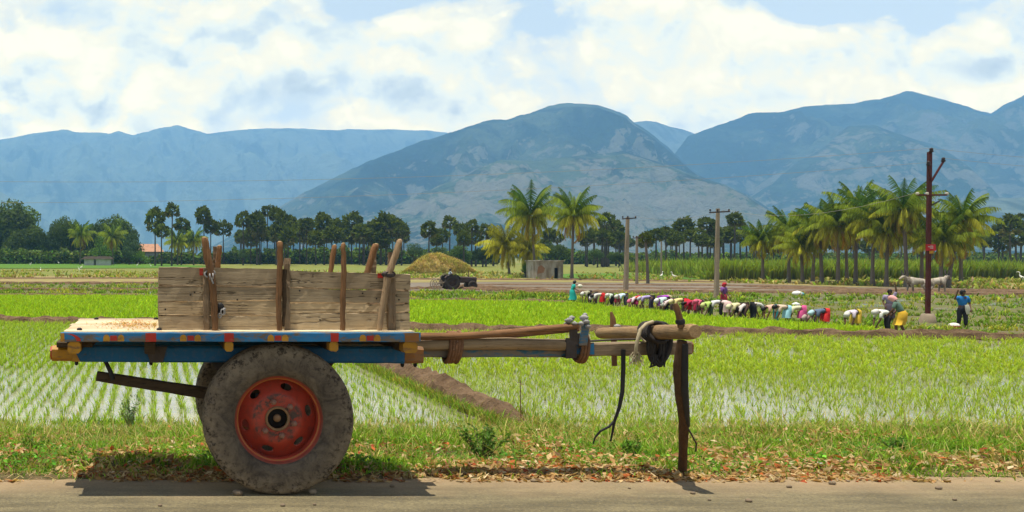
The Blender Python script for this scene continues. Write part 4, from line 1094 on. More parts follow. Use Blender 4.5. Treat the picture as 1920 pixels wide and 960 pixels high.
# ---- roadside bank
n = 360000
Y = 6.45 + RNG.uniform(0, 1, n) ** 1.0 * 9.2; X = -.22 * Y - 1.6 + RNG.uniform(0, 1, n) * (1.19 * Y + 4.0)
green = fbm(X * .55, Y * .75, 4); fine = fbm(X * 4.2 + 9, Y * 5.0, 3)
lit_ = fbm(X * .9 + 70, Y * 1.1, 4)
keep_p = np.clip(.70 + .8 * green + 1.3 * fine - 1.9 * np.clip(lit_ + .02, 0, .5), .05, 1) * np.clip((Y - 6.45) / .9, .04, 1)
wgt = np.clip(1.25 - (Y - 6.5) * .065, .5, 1)
k = RNG.uniform(0, 1, n) < keep_p * wgt
X, Y, green, fine = X[k], Y[k], green[k], fine[k]
n = len(X); P = np.stack([X, Y, surf_z(X, Y)], 1)
dryk = RNG.uniform(0, 1, n) < np.clip(.16 - .55 * green + .012 * (Y - 9) - .3 * fine, .03, .7)
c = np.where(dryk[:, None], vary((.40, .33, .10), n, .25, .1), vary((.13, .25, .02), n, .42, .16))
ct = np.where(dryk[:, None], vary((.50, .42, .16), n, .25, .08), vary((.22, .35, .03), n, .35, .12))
h = np.where(dryk, .115, .072) * np.exp(RNG.normal(0, .38, n)) * (1 + .35 * np.clip(green, -.5, .8)) * np.clip(.55 + (Y - 6.4) * .18, .5, 1.25)
V_, f_, t_ = blades(P, h, .0085 * np.exp(RNG.normal(0, .25, n)) * (1 + (Y - 6.5) * .06), RNG.uniform(0, 2 * PI, n), np.clip(RNG.normal(.62, .25, n), .05, 1.1), c, ct)
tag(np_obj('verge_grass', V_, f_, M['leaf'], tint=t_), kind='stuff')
# low creeping broad-leaved weeds in patches
n = 84000; Y = RNG.uniform(6.75, 14.8, n); X = -.22 * Y - 1.6 + RNG.uniform(0, 1, n) * (1.19 * Y + 4.0)
pt = fbm(X * .8 + 30, Y * .9, 4); k = pt > .10 + RNG.normal(0, .07, n); X, Y = X[k], Y[k]; n = len(X)
P = np.stack([X, Y, surf_z(X, Y) + RNG.uniform(.01, .10, n)], 1)
nn = RNG.normal(0, .55, (n, 3)); nn[:, 2] = 1
V_, f_, t_ = leaves(P, nn, RNG.uniform(.012, .026, n), vary((.10, .22, .025), n, .38, .12), .6)
tag(np_obj('creeping_weeds', V_, f_, M['leaf'], tint=t_), kind='stuff')
# dry leaves and straw, thickest along the road edge
n = 44000; Y = 6.42 + np.abs(RNG.normal(0, 1, n)) * .8; far = RNG.uniform(0, 1, n) < .62; Y = np.where(far, RNG.uniform(6.5, 12.5, n), Y); X = -.22 * np.maximum(Y, 6.5) - 1.6 + RNG.uniform(0, 1, n) * (1.19 * np.maximum(Y, 6.5) + 4.0)
pt = fbm(X * .9 + 70, Y * 1.1, 4); k = (pt > .02 + RNG.normal(0, .14, n)) | ((Y < 6.72) & (pt > -.22)); X, Y = X[k], Y[k]; n = len(X)
P = np.stack([X, Y, surf_z(X, Y) + RNG.uniform(.004, .10, n) * np.clip((Y - 6.5), 0.12, 1)], 1)
nn = RNG.normal(0, .45, (n, 3)); nn[:, 2] = 1
pal = np.array([(.34, .19, .075), (.42, .26, .10), (.24, .11, .045), (.44, .12, .035), (.50, .36, .18), (.20, .12, .06), (.36, .075, .03), (.58, .46, .28)])
cidx = RNG.choice(len(pal), n, p=[.25, .23, .13, .07, .17, .07, .03, .05])
V_, f_, t_ = leaves(P, nn, RNG.uniform(.012, .046, n), pal[cidx] * np.exp(RNG.normal(0, .2, (n, 1))), .5)
tag(np_obj('leaf_litter', V_, f_, M['dry'], tint=t_), kind='stuff')
n = 7000; Y = 6.42 + np.abs(RNG.normal(0, 1, n)) * 1.5; X = -.22 * np.maximum(Y, 6.5) - 1.6 + RNG.uniform(0, 1, n) * (1.19 * np.maximum(Y, 6.5) + 4.0)
P = np.stack([X, Y, surf_z(X, Y) + .008], 1)
V_, f_, t_ = blades(P, RNG.uniform(.02, .05, n), np.full(n, .006), RNG.uniform(0, 2 * PI, n), RNG.uniform(2.0, 4.0, n), vary((.50, .38, .18), n, .25), None)
tag(np_obj('straw_litter', V_, f_, M['dry'], tint=t_), kind='stuff')

# ---- single plants on the bank
def sprig(name, p, h, nst, nlf, lsize, col, label, cat='plant', spread=.5, group=None, woody=(.18, .13, .06), lean=None):
    """a many-stemmed weed: stems and leaves as two parts"""
    root = empty(name, (p[0], p[1], p[2]), label, cat, group); r = random.Random(hash(label) % 999)
    sb = MB(); LP, LN = [], []
    for s in range(nst):
        a = r.uniform(0, 2 * PI); q = r.uniform(.1, 1) * spread; hh = h * r.uniform(.6, 1.05)
        pts = [Vector((p[0], p[1], p[2] - .03)) + Vector((math.cos(a) * q * hh * t ** 1.3, math.sin(a) * q * hh * t ** 1.3, hh * t + .0)) for t in (0, .3, .6, .85, 1)]
        sb.tube(pts, [.007, .006, .005, .003, .002], 5)
        for i in range(nlf):
            t = r.uniform(.15, 1); k = min(3, int(t * 4)); b = pts[k].lerp(pts[k + 1], r.random())
            d = Vector((r.uniform(-1, 1), r.uniform(-1, 1), r.uniform(-.2, .8))).normalized() * r.uniform(.01, .09) * (h + .1)
            LP.append(b + d); LN.append((r.uniform(-1, 1), r.uniform(-1, 1), r.uniform(.2, 1)))
    m = plain('stem_' + name, woody, .9); sb.build('stem', m, root)
    if LP:
        LP = np.array(LP) - np.array(p)
        V, f, t = leaves(LP, np.array(LN), RNG.uniform(.7, 1.3, len(LP)) * lsize, vary(col, len(LP), .3, .1), .45)
        np_obj('foliage', V, f, M['leaf'], root, t)
    return root
def bank_pt(px, py):
    lo, hi = 6.0, 16.0; t = (py - CY) / F
    for _ in range(50):
        m = (lo + hi) / 2; x = (px - CX) / F * m
        if EYE - t * m > float(surf_z(np.array(x), np.array(m))): lo = m
        else: hi = m
    x = (px - CX) / F * lo
    return (x, lo, float(surf_z(np.array(x), np.array(lo))))
sprig('wild_shrub', bank_pt(245, 812), .58, 14, 42, .022, (.17, .26, .09), 'feathery grey-green shrub standing against the rice rows left of the wheel', 'shrub', .55)
sprig('leafy_weed', bank_pt(905, 868), .36, 16, 40, .022, (.11, .20, .04), 'bushy dark green weed on the verge between the wheel and the hanging cord', 'weed', .8)
sprig('leafy_weed', bank_pt(730, 838), .25, 9, 22, .02, (.16, .27, .04), 'small pale green weed just right of the muddy wheel', 'weed', .8)
sprig('leafy_weed', bank_pt(1185, 862), .22, 10, 26, .02, (.11, .22, .03), 'low green weed in front of the prop post', 'weed', .9)
sprig('leafy_weed', bank_pt(60, 850), .2, 12, 26, .02, (.14, .24, .03), 'low spreading weed on the verge near the left end', 'weed', 1.0)
sprig('leafy_weed', bank_pt(1680, 858), .2, 14, 26, .022, (.10, .20, .03), 'broad low weed patch plant on the verge at the right', 'weed', 1.1)
st = empty('dead_stalk', bank_pt(977, 800), 'bare brown dead stalk standing up from the verge under the cart pole', 'stalk')
mb = MB(); b = Vector(st.location); H = 88 / F * b.y
mb.tube([b + Vector((.0, 0, -.02)), b + Vector((-.005, 0, H * .3)), b + Vector((-.012, 0, H * .6)), b + Vector((-.01, 0, H))], [.012, .010, .008, .005], 6, 0, .2, random)
mb.build('stem', M['bark'], st)
for i in range(12):
    t = random.uniform(.15, 1); mb = MB(); q = b + Vector((-.012 * t, 0, H * t)); s = random.choice((-1, 1)); mb.tube([q, q + Vector((s * random.uniform(.02, .05), random.uniform(-.03, .03), random.uniform(.0, .04)))], [.006, .003], 5); mb.build('bud', M['bark'], st)
for pxy, lab in (((795, 872), 'short fallen twig lying by the leaf litter right of the wheel'), ((1420, 862), 'thin dry branch lying in the grass right of the prop post')):
    p = Vector(bank_pt(*pxy)); mb = MB(); d = Vector((.22, .16, .10)); mb.tube([p - d * .9 + Vector((0, 0, -.01)), p + Vector((0, 0, .03)), p + d * 1.1], [.007, .006, .003], 6, 0, .15, random); tag(mb.build('fallen_twig', M['pale_stick'], None), lab, 'twig')
# stones and scraps
def pebble(px, py, r, lab, m='stone', cat='stone', group=None, onroad=True, sq=.7):
    Y = EYE * F / (py - CY) if onroad else bank_pt(px, py)[1]
    x = (px - CX) / F * Y; z = .006 if onroad else bank_pt(px, py)[2]
    mb = MB(); mb.ball((x, Y, z + r * sq * .75), (r * 1.2, r, r * sq), 9, 6, 0, .14); o = mb.build('stone' if cat == 'stone' else cat.replace(' ', '_'), M[m], None); tag(o, lab, cat, group); return o
pebble(446, 930, .030, 'stone wedged in front of the muddy wheel at its left side')
pebble(586, 927, .026, 'grey stone wedged against the muddy wheel at its right side', 'concrete')
for x, y, r in ((1480, 916, .016), (1560, 910, .020), (1760, 919, .018), (1404, 943, .018), (1299, 928, .014), (1790, 940, .012), (1330, 940, .010), (735, 915, .014), (530, 951, .014), (590, 949, .010), (300, 951, .012), (1000, 905, .016), (1870, 905, .014), (1590, 905, .010), (1180, 918, .009)):
    pebble(x, y, r, 'small brown pebble lying on the open grey road surface', 'stone', 'pebble', 'pebbles on the road')
M['paper'] = plain('white_scrap', (.72, .70, .74), .7, .12, 30)
for x, y, s, lab in ((1547, 878, .06, 'crumpled white scrap in the dry leaves at the road edge'), (1470, 832, .085, 'torn white paper lying on the grass bank right of the prop post'), (1720, 818, .05, 'pale scrap far right on the grass near the rice')):
    p = bank_pt(x, y); V = []; g = 5
    for j in range(g):
        for i in range(g): V.append((p[0] + (i / (g - 1) - .5) * s * 1.5, p[1] + (j / (g - 1) - .5) * s, p[2] + .03 + random.uniform(0, .3) * s))
    f = np.array([[j * g + i, j * g + i + 1, j * g + g + i + 1, j * g + g + i] for j in range(g - 1) for i in range(g - 1)])
    tag(np_obj('paper_scrap', np.array(V), [f], M['paper']), lab, 'litter')
# ------------------------------------------------------------------ trees
M['trunk'] = plain('grey_palm_trunk', (.17, .14, .11), .9, .35, 3)
M['trunk_dark'] = plain('dark_palm_trunk', (.075, .062, .05), .9, .35, 3)
def coconut_crown(seed, n=30, L=4.3, yellow=0.0):
    r = np.random.default_rng(seed); parts = []; V, Fq, T = [], [], []
    def quad(a, b, c, d, col):
        k = len(V); V.extend([a, b, c, d]); Fq.append((k, k + 1, k + 2, k + 3)); T.extend([col] * 4)
    for i in range(n):
        q = (i + .5) / n; az = i * 2.39996 + r.normal(0, .15)
        el = math.radians(85 - 128 * q ** .9 + r.normal(0, 7))
        ln = L * (0.72 + .28 * math.sin(PI * min(1, q * 1.3 + .15))) * r.uniform(.88, 1.08)
        bend = math.radians(46 + 62 * q + r.normal(0, 10))
        if q < .16: col = np.array((.055, .115, .013))
        elif q < .5: col = np.array((.18, .245, .02))
        elif q < .85: col = np.array((.35, .35, .028))
        else: col = np.array((.36, .27, .04)) if r.random() < .7 else np.array((.42, .20, .04))
        col = col * (1 - yellow) + np.array((.42, .36, .03)) * yellow * (1.1 if q > .3 else .7)
        col = col * np.exp(r.normal(0, .18))
        p = np.zeros(3); d_h = np.array((math.cos(az), math.sin(az), 0)); side = np.array((-math.sin(az), math.cos(az), 0)); S = 16
        tw = r.uniform(-.5, .5)
        for k in range(S):
            t = k / S; e = el - bend * (t ** 1.4); dr = d_h * math.cos(e) + np.array((0, 0, math.sin(e)))
            nx = p + dr * ln / S; wv = .055 * (1 - t) + .012; up = np.cross(side, dr)
            quad(p - side * wv, p + side * wv, nx + side * wv * .9, nx - side * wv * .9, col * 1.15)
            if t > .10:
                ll = 1.05 * math.sin(PI * min(.98, .18 + .82 * t)) ** .7 * (ln / 4.3)
                for h in (0, 1):
                    b = p + dr * ln / S * (h * .5 + r.uniform(0, .2))
                    for s in (-1, 1):
                        l = ll * r.uniform(.8, 1.15); dirn = side * s * math.cos(tw * s) * .72 + dr * .5 + np.array((0, 0, -.75 - .4 * q + r.normal(0, .1))) + up * .12
                        dirn /= np.linalg.norm(dirn); tip = b + dirn * l + np.array((0, 0, -.10 * l)); w_ = dr * .06
                        c2 = col * r.uniform(.55, 1.4); quad(b - w_, b + w_, tip + w_ * .25, tip - w_ * .25, c2)
            p = nx
    return np_mesh('coconut_crown', np.array(V), [np.array(Fq)], M['leaf'], np.array(T))
coco = [coconut_crown(3 + i, 44, 4.4, y) for i, y in enumerate((0, .05, .1, .15, .6))]
def coconut(px, base_py, crown_py, R_px, label, variant=0, group=None, lean=0.0, thick=1.0):
    g = ground_pt(px, base_py); s = g.y / F; H = (base_py - crown_py) * s; R = R_px * s / 3.55
    root = empty('coconut_palm', (g.x, g.y, g.z), label, 'palm', group)
    mb = MB(); dx = lean * s
    pts = [(g.x + dx * t ** 1.5, g.y, g.z - .15 + (H + .15) * t) for t in np.linspace(0, 1, 9)]
    mb.tube(pts, [x * thick for x in (.30, .22, .18, .17, .165, .16, .155, .15, .16)], 9, 0, .06, random); mb.build('trunk', M['trunk'], root)
    c = link(bpy.data.objects.new('crown', coco[variant % 5]), root); c.location = (dx, 0, H); c.scale = (R, R, R * 1.18); c.rotation_euler = (0, 0, random.uniform(0, 6.28))
    return root
gr = 'coconut palms in the row at the right'
row = [(1430, 529, 440, 44, 'smallest coconut palm, alone at the left end of the right palm row', 0), (1479, 530, 425, 52, 'second coconut palm from the left end of the palm row', 1), (1505, 532, 450, 48, 'low short coconut palm in the gap between two taller ones, third in the row', 3),
       (1541, 533, 415, 56, 'fourth coconut palm from the left in the row of palms', 0), (1571, 535, 412, 58, 'fifth coconut palm from the left in the row of palms', 2), (1604, 535, 386, 60, 'tall coconut palm in the middle of the row with an upright tuft', 1), (1636, 537, 398, 58, 'coconut palm between the two tallest palms of the row', 0),
       (1662, 538, 425, 56, 'coconut palm with orange dead fronds just left of the tallest palm', 3), (1700, 539, 380, 64, 'tallest coconut palm of the row, left of the red pole', 0), (1763, 540, 440, 58, 'low coconut palm just right of the red pole with long yellow fronds', 2), (1778, 540, 402, 60, 'tall coconut palm at the right end of the row past the red pole', 1)]
for i, (x, b, c, r, l, v) in enumerate(row): coconut(x, b, c + 12, r * .89, l, v, gr, lean={1763: 6, 1778: 26, 1700: -6, 1604: 4}.get(x, random.uniform(-5, 5)))
for x, b, c, r in ((1524, 528, 438, 44), (1588, 529, 428, 46), (1728, 533, 438, 46), (1802, 534, 444, 46)):
    coconut(x, b, c, r, 'coconut palm of the rear rank, its crown between those of the front row', random.randrange(4), 'coconut palms in the rear rank', random.uniform(-6, 6))
coconut(1003, 521, 404, 56, 'tall coconut palm beside the left wall of the small hut', 0, None, -8)
coconut(1072, 525, 406, 50, 'slender coconut palm standing alone right of the small hut', 1, None, 4)
coconut(955, 518, 462, 46, 'short bright yellow coconut palm in front of the tall one by the hut', 4, None, -6)
coconut(985, 519, 470, 36, 'small yellow coconut palm tucked under the tall one by the hut', 4, None, 6)
coconut(150, 497, 442, 27, 'coconut palm left of the white walled shed among the big trees', 1, None, 2)
coconut(212, 497, 446, 27, 'coconut palm right of the white walled shed among the big trees', 2, None, -2)
coconut(333, 498, 455, 27, 'yellowing coconut palm behind the left end of the cart box', 3, None)
coconut(363, 498, 452, 26, 'greener coconut palm behind the leftmost stake of the cart box', 1, None)

def fan_crown(seed, n=40, R=1.0):
    r = np.random.default_rng(seed); V, Fs, T = [], [], []
    for i in range(n):
        z = 1 - 1.75 * (i + .5) / n; az = i * 2.39996 + r.normal(0, .2); rr = math.sqrt(max(0, 1 - z * z))
        d = np.array((math.cos(az) * rr, math.sin(az) * rr, z)) + r.normal(0, .1, 3); d /= np.linalg.norm(d)
        L = R * r.uniform(.50, .92); c = d * L * .72
        a = np.cross(d, r.normal(size=3)); a /= np.linalg.norm(a); nrm = np.cross(a, d)
        col = np.array((.090, .115, .017)) * np.exp(r.normal(0, .28)) if z > -.4 else np.array((.12, .11, .04)) * np.exp(r.normal(0, .3))
        k = len(V); V.append(c); T.append(col); m = 11
        for j in range(m):
            t = -1.9 + 3.8 * j / (m - 1); l = R * (.40 if j % 2 == 0 else .27) * r.uniform(.85, 1.1)
            V.append(c + (d * math.cos(t) + a * math.sin(t)) * l + nrm * l * .18 * (1 if j % 2 else -1)); T.append(col * (1.2 if j % 2 == 0 else .8))
        for j in range(m - 1): Fs.append((k, k + 1 + j, k + 2 + j))
    return np_mesh('palmyra_crown', np.array(V), [np.array(Fs)], M['leaf'], np.array(T))
fans = [fan_crown(40 + i, 38 + 4 * i) for i in range(7)]
def palmyra(px, crown_py, R_px, base_py, label, group):
    Y = ground_pt(px, base_py).y * random.uniform(.97, 1.03); s = Y / F; x = (px - CX) * s; z0 = ground_z(Y); H = EYE - (crown_py - CY) * s - z0; R = R_px * s
    root = empty('palmyra_palm', (x, Y, z0), label, 'palm', group)
    mb = MB(); lx = random.uniform(-.02, .02) * H
    mb.tube([(x, Y, z0 - .2), (x + lx * .1, Y, z0 + H * .3), (x + lx * .5, Y, z0 + H * .7), (x + lx, Y, z0 + H)], [.30, .20, .17, .16], 7, 0, .06, random); mb.build('trunk', M['trunk_dark'], root)
    c = link(bpy.data.objects.new('crown', fans[random.randrange(7)]), root); c.location = (lx, 0, H); q = R * random.uniform(1.2, 1.42); c.scale = (q * random.uniform(.9, 1.12), q, q * random.uniform(.82, 1.3)); c.rotation_euler = (0, 0, random.uniform(0, 6.28))
A = [(322, 395, 13), (291, 414, 18), (303, 434, 15), (340, 422, 14), (383, 407, 17), (395, 425, 14), (419, 429, 18)]
B = [(456, 414, 15), (482, 422, 18), (501, 397, 12), (518, 402, 13), (529, 424, 20), (489, 443, 16), (545, 418, 14), (562, 432, 17), (575, 424, 14), (592, 448, 16), (608, 420, 17), (630, 430, 16), (659, 416, 19), (646, 440, 16), (674, 434, 16), (700, 428, 18), (724, 421, 19), (736, 440, 14), (753, 434, 13), (470, 440, 14), (550, 445, 14), (690, 446, 14), (715, 446, 15)]
B += [(random.uniform(448, 750), random.uniform(428, 452), random.uniform(13, 17)) for _ in range(14)]
C = [(804, 432, 13), (830, 442, 14), (843, 418, 15), (862, 430, 14), (884, 426, 14), (892, 446, 13), (911, 431, 12), (870, 448, 13), (818, 450, 12), (925, 440, 12)]
D_ = [(1113, 443, 13), (1138, 417, 15), (1155, 430, 15), (1162, 446, 14), (1128, 446, 14), (1045, 446, 13), (1030, 440, 13), (1098, 450, 12), (1022, 458, 12)]
D_ += [(random.uniform(1100, 1175), random.uniform(440, 455), 13) for _ in range(5)]
E_ = [(1211, 451, 12), (1230, 442, 14), (1249, 440, 13), (1269, 451, 12), (1282, 428, 17), (1294, 443, 15), (1310, 441, 15), (1326, 422, 15), (1340, 440, 14), (1357, 444, 14), (1377, 413, 13), (1388, 430, 13), (1400, 446, 13), (1370, 440, 14), (1418, 452, 13), (1317, 452, 13)]
E_ += [(random.uniform(1262, 1420), random.uniform(438, 456), 13) for _ in range(9)]
G_ = [(1873, 436, 15), (1894, 422, 18), (1914, 416, 15), (1880, 458, 14), (1905, 448, 15), (1845, 455, 12), (1935, 430, 16)]
H_ = [(x, 452 + (x * 7) % 13, 13) for x in range(1450, 1840, 30)]
for lst, gname, lab, bp in ((A, 'palmyra palms left of the cart box', 'dark fan-leaved palmyra palm in the cluster behind the leftmost stake', 498), (B, 'palmyra palms behind the cart box', 'dark fan-leaved palmyra palm in the long grove behind the cart box', 497), (C, 'palmyra palms behind the straw heap', 'dark fan-leaved palmyra palm in the grove behind the straw heap', 500),
                            (D_, 'palmyra palms behind the hut', 'dark fan-leaved palmyra palm behind the hut and its coconut palms', 500), (E_, 'palmyra palms behind the grey poles', 'dark fan-leaved palmyra palm in the line between the grey electric poles and the palm row', 502), (G_, 'palmyra palms at the right edge', 'dark fan-leaved palmyra palm in the clump past the right end of the palm row', 505), (H_, 'palmyra palms behind the coconut row', 'dark palmyra palm half hidden behind the coconut palm row', 500)):
    for x, y, r in lst: palmyra(x, y, r, bp + random.uniform(-2, 2), lab, gname)
# the two that stand up highest get labels of their own through their position in the grove
# thin bare palm trunks at the back of the groves
for k in range(46):
    px = random.choice((random.uniform(445, 760), random.uniform(445, 760), random.uniform(1110, 1180), random.uniform(1255, 1420), random.uniform(1440, 1860)))
    palmyra(px, random.uniform(440, 456), random.uniform(9, 12), 493 + random.uniform(-1, 1), 'small distant palmyra palm deep at the back of the groves', 'palmyra palms at the back of the groves')

def broad_crown(seed, n=5200, lobes=16, col=(.060, .092, .012)):
    r = np.random.default_rng(seed); P, N, C = [], [], []
    cs = r.normal(0, 1, (lobes, 3)); cs /= np.linalg.norm(cs, axis=1, keepdims=True); cs *= r.uniform(.35, .78, (lobes, 1)); cs[:, 2] = np.abs(cs[:, 2]) * .85 - .25
    rs = r.uniform(.24, .42, lobes)
    for c, q in zip(cs, rs):
        m = int(n * q ** 2 / (rs ** 2).sum()); d = r.normal(0, 1, (m, 3)); d /= np.linalg.norm(d, axis=1, keepdims=True)
        rad = q * r.uniform(.55, 1.08, (m, 1)); P.append(c + d * rad * (1, 1, .8)); N.append(d + r.normal(0, .5, (m, 3))); C.append(np.array(col) * np.exp(r.normal(0, .3, (m, 1))) * np.exp(r.normal(0, .15)) * np.ones((m, 3)))
    P, N, C = np.concatenate(P), np.concatenate(N), np.concatenate(C)
    V, f, t = leaves(P, N, r.uniform(.022, .05, len(P)), C, .65)
    return np_mesh('broad_crown', V, f, M['leaf'], t)
broads = [broad_crown(60, 15000, 26), broad_crown(61, 11000, 18), broad_crown(62, 10000, 20, (.085, .145, .02)), broad_crown(63, 3000, 9, (.11, .20, .02)), broad_crown(64, 2600, 8, (.06, .10, .035))]
def broad(px, base_py, cx_py, rx, ry, label, v=0, cat='tree', name='broadleaf_tree'):
    g = ground_pt(px, base_py); s = g.y / F; H = (base_py - cx_py) * s
    root = empty(name, (g.x, g.y, g.z), label, cat)
    mb = MB(); tr = max(.12, rx * s * .055)
    mb.tube([(g.x, g.y, g.z - .1), (g.x + .1, g.y, g.z + H * .3), (g.x - .05, g.y, g.z + H * .7), (g.x, g.y, g.z + H)], [tr * 1.4, tr, tr * .8, tr * .5], 8, 0, .1, random)
    for k in range(6):
        a = k * 1.05 + random.random(); z = H * random.uniform(.35, .8); q = rx * s * .55
        mb.tube([(g.x, g.y, g.z + z * .8), (g.x + math.cos(a) * q * .5, g.y + math.sin(a) * q * .5, g.z + z), (g.x + math.cos(a) * q, g.y + math.sin(a) * q, g.z + z + q * .5)], [tr * .5, tr * .35, tr * .15], 6, 0, .1, random)
    mb.build('trunk', M['trunk_dark'], root)
    c = link(bpy.data.objects.new('crown', broads[v]), root); c.location = (0, 0, H); c.scale = (rx * s, rx * s, ry * s); c.rotation_euler = (0, 0, random.uniform(0, 6.28))
    return root
broad(20, 493, 435, 86, 84, 'huge dark broadleaf tree at the far left edge of the fields', 0)
broad(-50, 493, 428, 80, 78, 'dark broadleaf tree cut off by the left side of the view', 1)
broad(68, 494, 466, 38, 46, 'mid green broadleaf tree leaning out from the huge dark tree', 2)
broad(180, 494, 450, 76, 84, 'wide domed broadleaf tree behind the white walled shed', 1)
broad(218, 494, 454, 50, 72, 'rounded right-hand broadleaf tree beside the domed one', 0)
broad(190, 496, 466, 36, 42, 'bright green young tree in front of the domed broadleaf tree', 3)
broad(133, 495, 440, 34, 50, 'dense small tree filling the gap left of the domed broadleaf tree', 1)
broad(100, 494, 450, 36, 62, 'tall narrow dark tree between the huge tree and the domed one', 4)
broad(262, 497, 484, 24, 22, 'round green bush in front of the orange roofed house', 3, 'bush', 'garden_bush')
broad(242, 497, 478, 24, 30, 'dark bush left of the orange roofed house', 4, 'bush', 'garden_bush')
broad(120, 494, 452, 40, 66, 'dark spreading tree between the tall narrow tree and the domed one', 0)
broad(46, 494, 452, 44, 60, 'dark tree merging with the right side of the huge dark tree', 1)
broad(246, 496, 462, 30, 46, 'small dark tree at the right end of the left tree mass', 4)
broad(775, 499, 470, 22, 24, 'pale green tree left of the palmyra grove behind the straw heap', 4)
broad(862, 501, 475, 26, 28, 'dense green tree under the palmyra grove behind the straw heap', 2)
broad(825, 501, 478, 22, 26, 'dark tree behind the top of the straw heap', 4)
broad(905, 501, 474, 24, 28, 'dark tree behind the tractor driver and the yellow coconut palm', 1)
broad(1299, 502, 489, 17, 14, 'round bright lime green bush beside the small stone shack', 3, 'bush', 'garden_bush')
broad(985, 521, 503, 17, 17, 'leafy green shrub left of the hut under the coconut palms', 3, 'shrub', 'garden_shrub')
broad(1045, 500, 470, 26, 30, 'dark tree right behind the small hut', 1)
broad(1120, 502, 478, 22, 20, 'low dark tree behind the slender lone coconut palm', 4)
broad(1160, 502, 482, 20, 18, 'low dark tree behind the nearest grey electric pole', 1)
broad(455, 498, 478, 16, 18, 'dark bushy tree behind the second stake on the box', 4)
broad(1230, 502, 487, 18, 14, 'low pale bush behind the smaller grey electric pole', 4, 'bush', 'garden_bush')

# ---- undergrowth below the groves: one far-off mass
def mass(name, spans, n, size, cols, Yd, depth=14):
    P, C = [], []
    tot = sum(b - a for a, b, *_ in spans)
    for a, b, top, bot in spans:
        m = int(n * (b - a) / tot); px = RNG.uniform(a, b, m); s = Yd / F
        hh = (bot - top) * s * (.55 + .65 * np.clip(fbm(px / 14., px * 0 + a, 4) + .35, 0, 1)); Y = Yd + RNG.uniform(0, depth, m)
        P.append(np.stack([(px - CX) * s, Y, ground_za(Y) + hh * RNG.uniform(0, 1, m) ** .8], 1)); C.append(vary(cols[0], m, .35, .12) * np.where(RNG.uniform(0, 1, (m, 1)) < .25, 1.8, 1))
    P, C = np.concatenate(P), np.concatenate(C); N = RNG.normal(0, 1, (len(P), 3)); N[:, 2] += .6; N[:, 1] -= .4
    V, f, t = leaves(P, N, RNG.uniform(.6, 1.3, len(P)) * size, np.clip(C, 0, .5), .6)
    tag(np_obj(name, V, f, M['leaf'], tint=t), kind='stuff')
mass('undergrowth', [(-60, 270, 464, 495), (270, 300, 478, 495), (300, 460, 470, 497), (440, 770, 464, 498), (770, 940, 470, 499), (1015, 1190, 474, 501), (1190, 1440, 478, 501), (1440, 1960, 480, 502)], 60000, .60, [(.075, .115, .018)], 292)
# ---- sugar cane
s_top = [(1322, 493), (1345, 491), (1960, 488)]
n = 17000; px = RNG.uniform(1322, 1990, n); Y = 124 + RNG.uniform(0, 1, n) ** 2 * 60; X = (px - CX) / F * 124 + (Y - 124) * (px - CX) / F * .5
P = np.stack([X, Y, ground_za(Y)], 1)
hs = 2.35 * np.exp(RNG.normal(0, .12, n)) * np.clip((px - 1318) / 22, .35, 1) * (1 + .18 * fbm(X * .25, Y * .25, 3))
V_, f_, t_ = blades(P, hs, RNG.uniform(.12, .26, n), RNG.uniform(0, 6.28, n), np.abs(RNG.normal(.28, .16, n)), vary((.17, .18, .035), n, .3, .1), vary((.27, .36, .035), n, .25, .1))
tag(np_obj('sugarcane', V_, f_, M['leaf'], tint=t_), kind='stuff')
# ---- straw heap
g = ground_pt(818, 513); hx, hy, hz = g; s = g.y / F
def heap_h(x): return np.interp(x / s, [-62, -50, -30, -14, 5, 20, 36, 52, 66, 74], [0, 9, 25, 34, 36, 30, 24, 17, 6, 0]) * s
hp = empty('straw_heap', (hx, hy, hz), 'golden heap of cut straw at the field edge behind the tractor', 'straw heap')
xs = np.linspace(-66 * s, 74 * s, 60); vs = np.linspace(0, PI, 22); V = []
for v in vs:
    for x in xs:
        h = heap_h(x); q = 1 + .12 * float(fbm(np.array(x * .8), np.array(v * 2.), 3)); V.append((x, -math.cos(v) * h * 1.0 * q, max(-.1, math.sin(v) * h * q)))
f = np.array([[j * 60 + i, j * 60 + i + 1, j * 60 + 61 + i, j * 60 + 60 + i] for j in range(21) for i in range(59)])
M['heap'] = field_mat('straw_mass', (.42, .31, .10), (.50, .38, .15), (.30, .24, .07), 2.0, (1, 1, 1))
np_obj('heap_core', np.array(V), [f], M['heap'], hp)
n = 9000; x = RNG.uniform(-64 * s, 73 * s, n); v = RNG.uniform(.05, 2.2, n); h = heap_h(x)
P = np.stack([x, -np.cos(v) * h, np.sin(v) * h - .05], 1)
gx = fbm(x * .6, v * 1.5, 3)
c = np.where((gx > .08)[:, None], vary((.56, .40, .15), n, .25, .08), vary((.42, .36, .09), n, .3, .1))
V_, f_, t_ = blades(P, RNG.uniform(.25, .75, n), np.full(n, .07), RNG.uniform(0, 6.28, n), RNG.uniform(.4, 1.6, n), c, None)
np_obj('loose_straw', V_, f_, M['straw'], hp, t_)['kind'] = 'stuff'
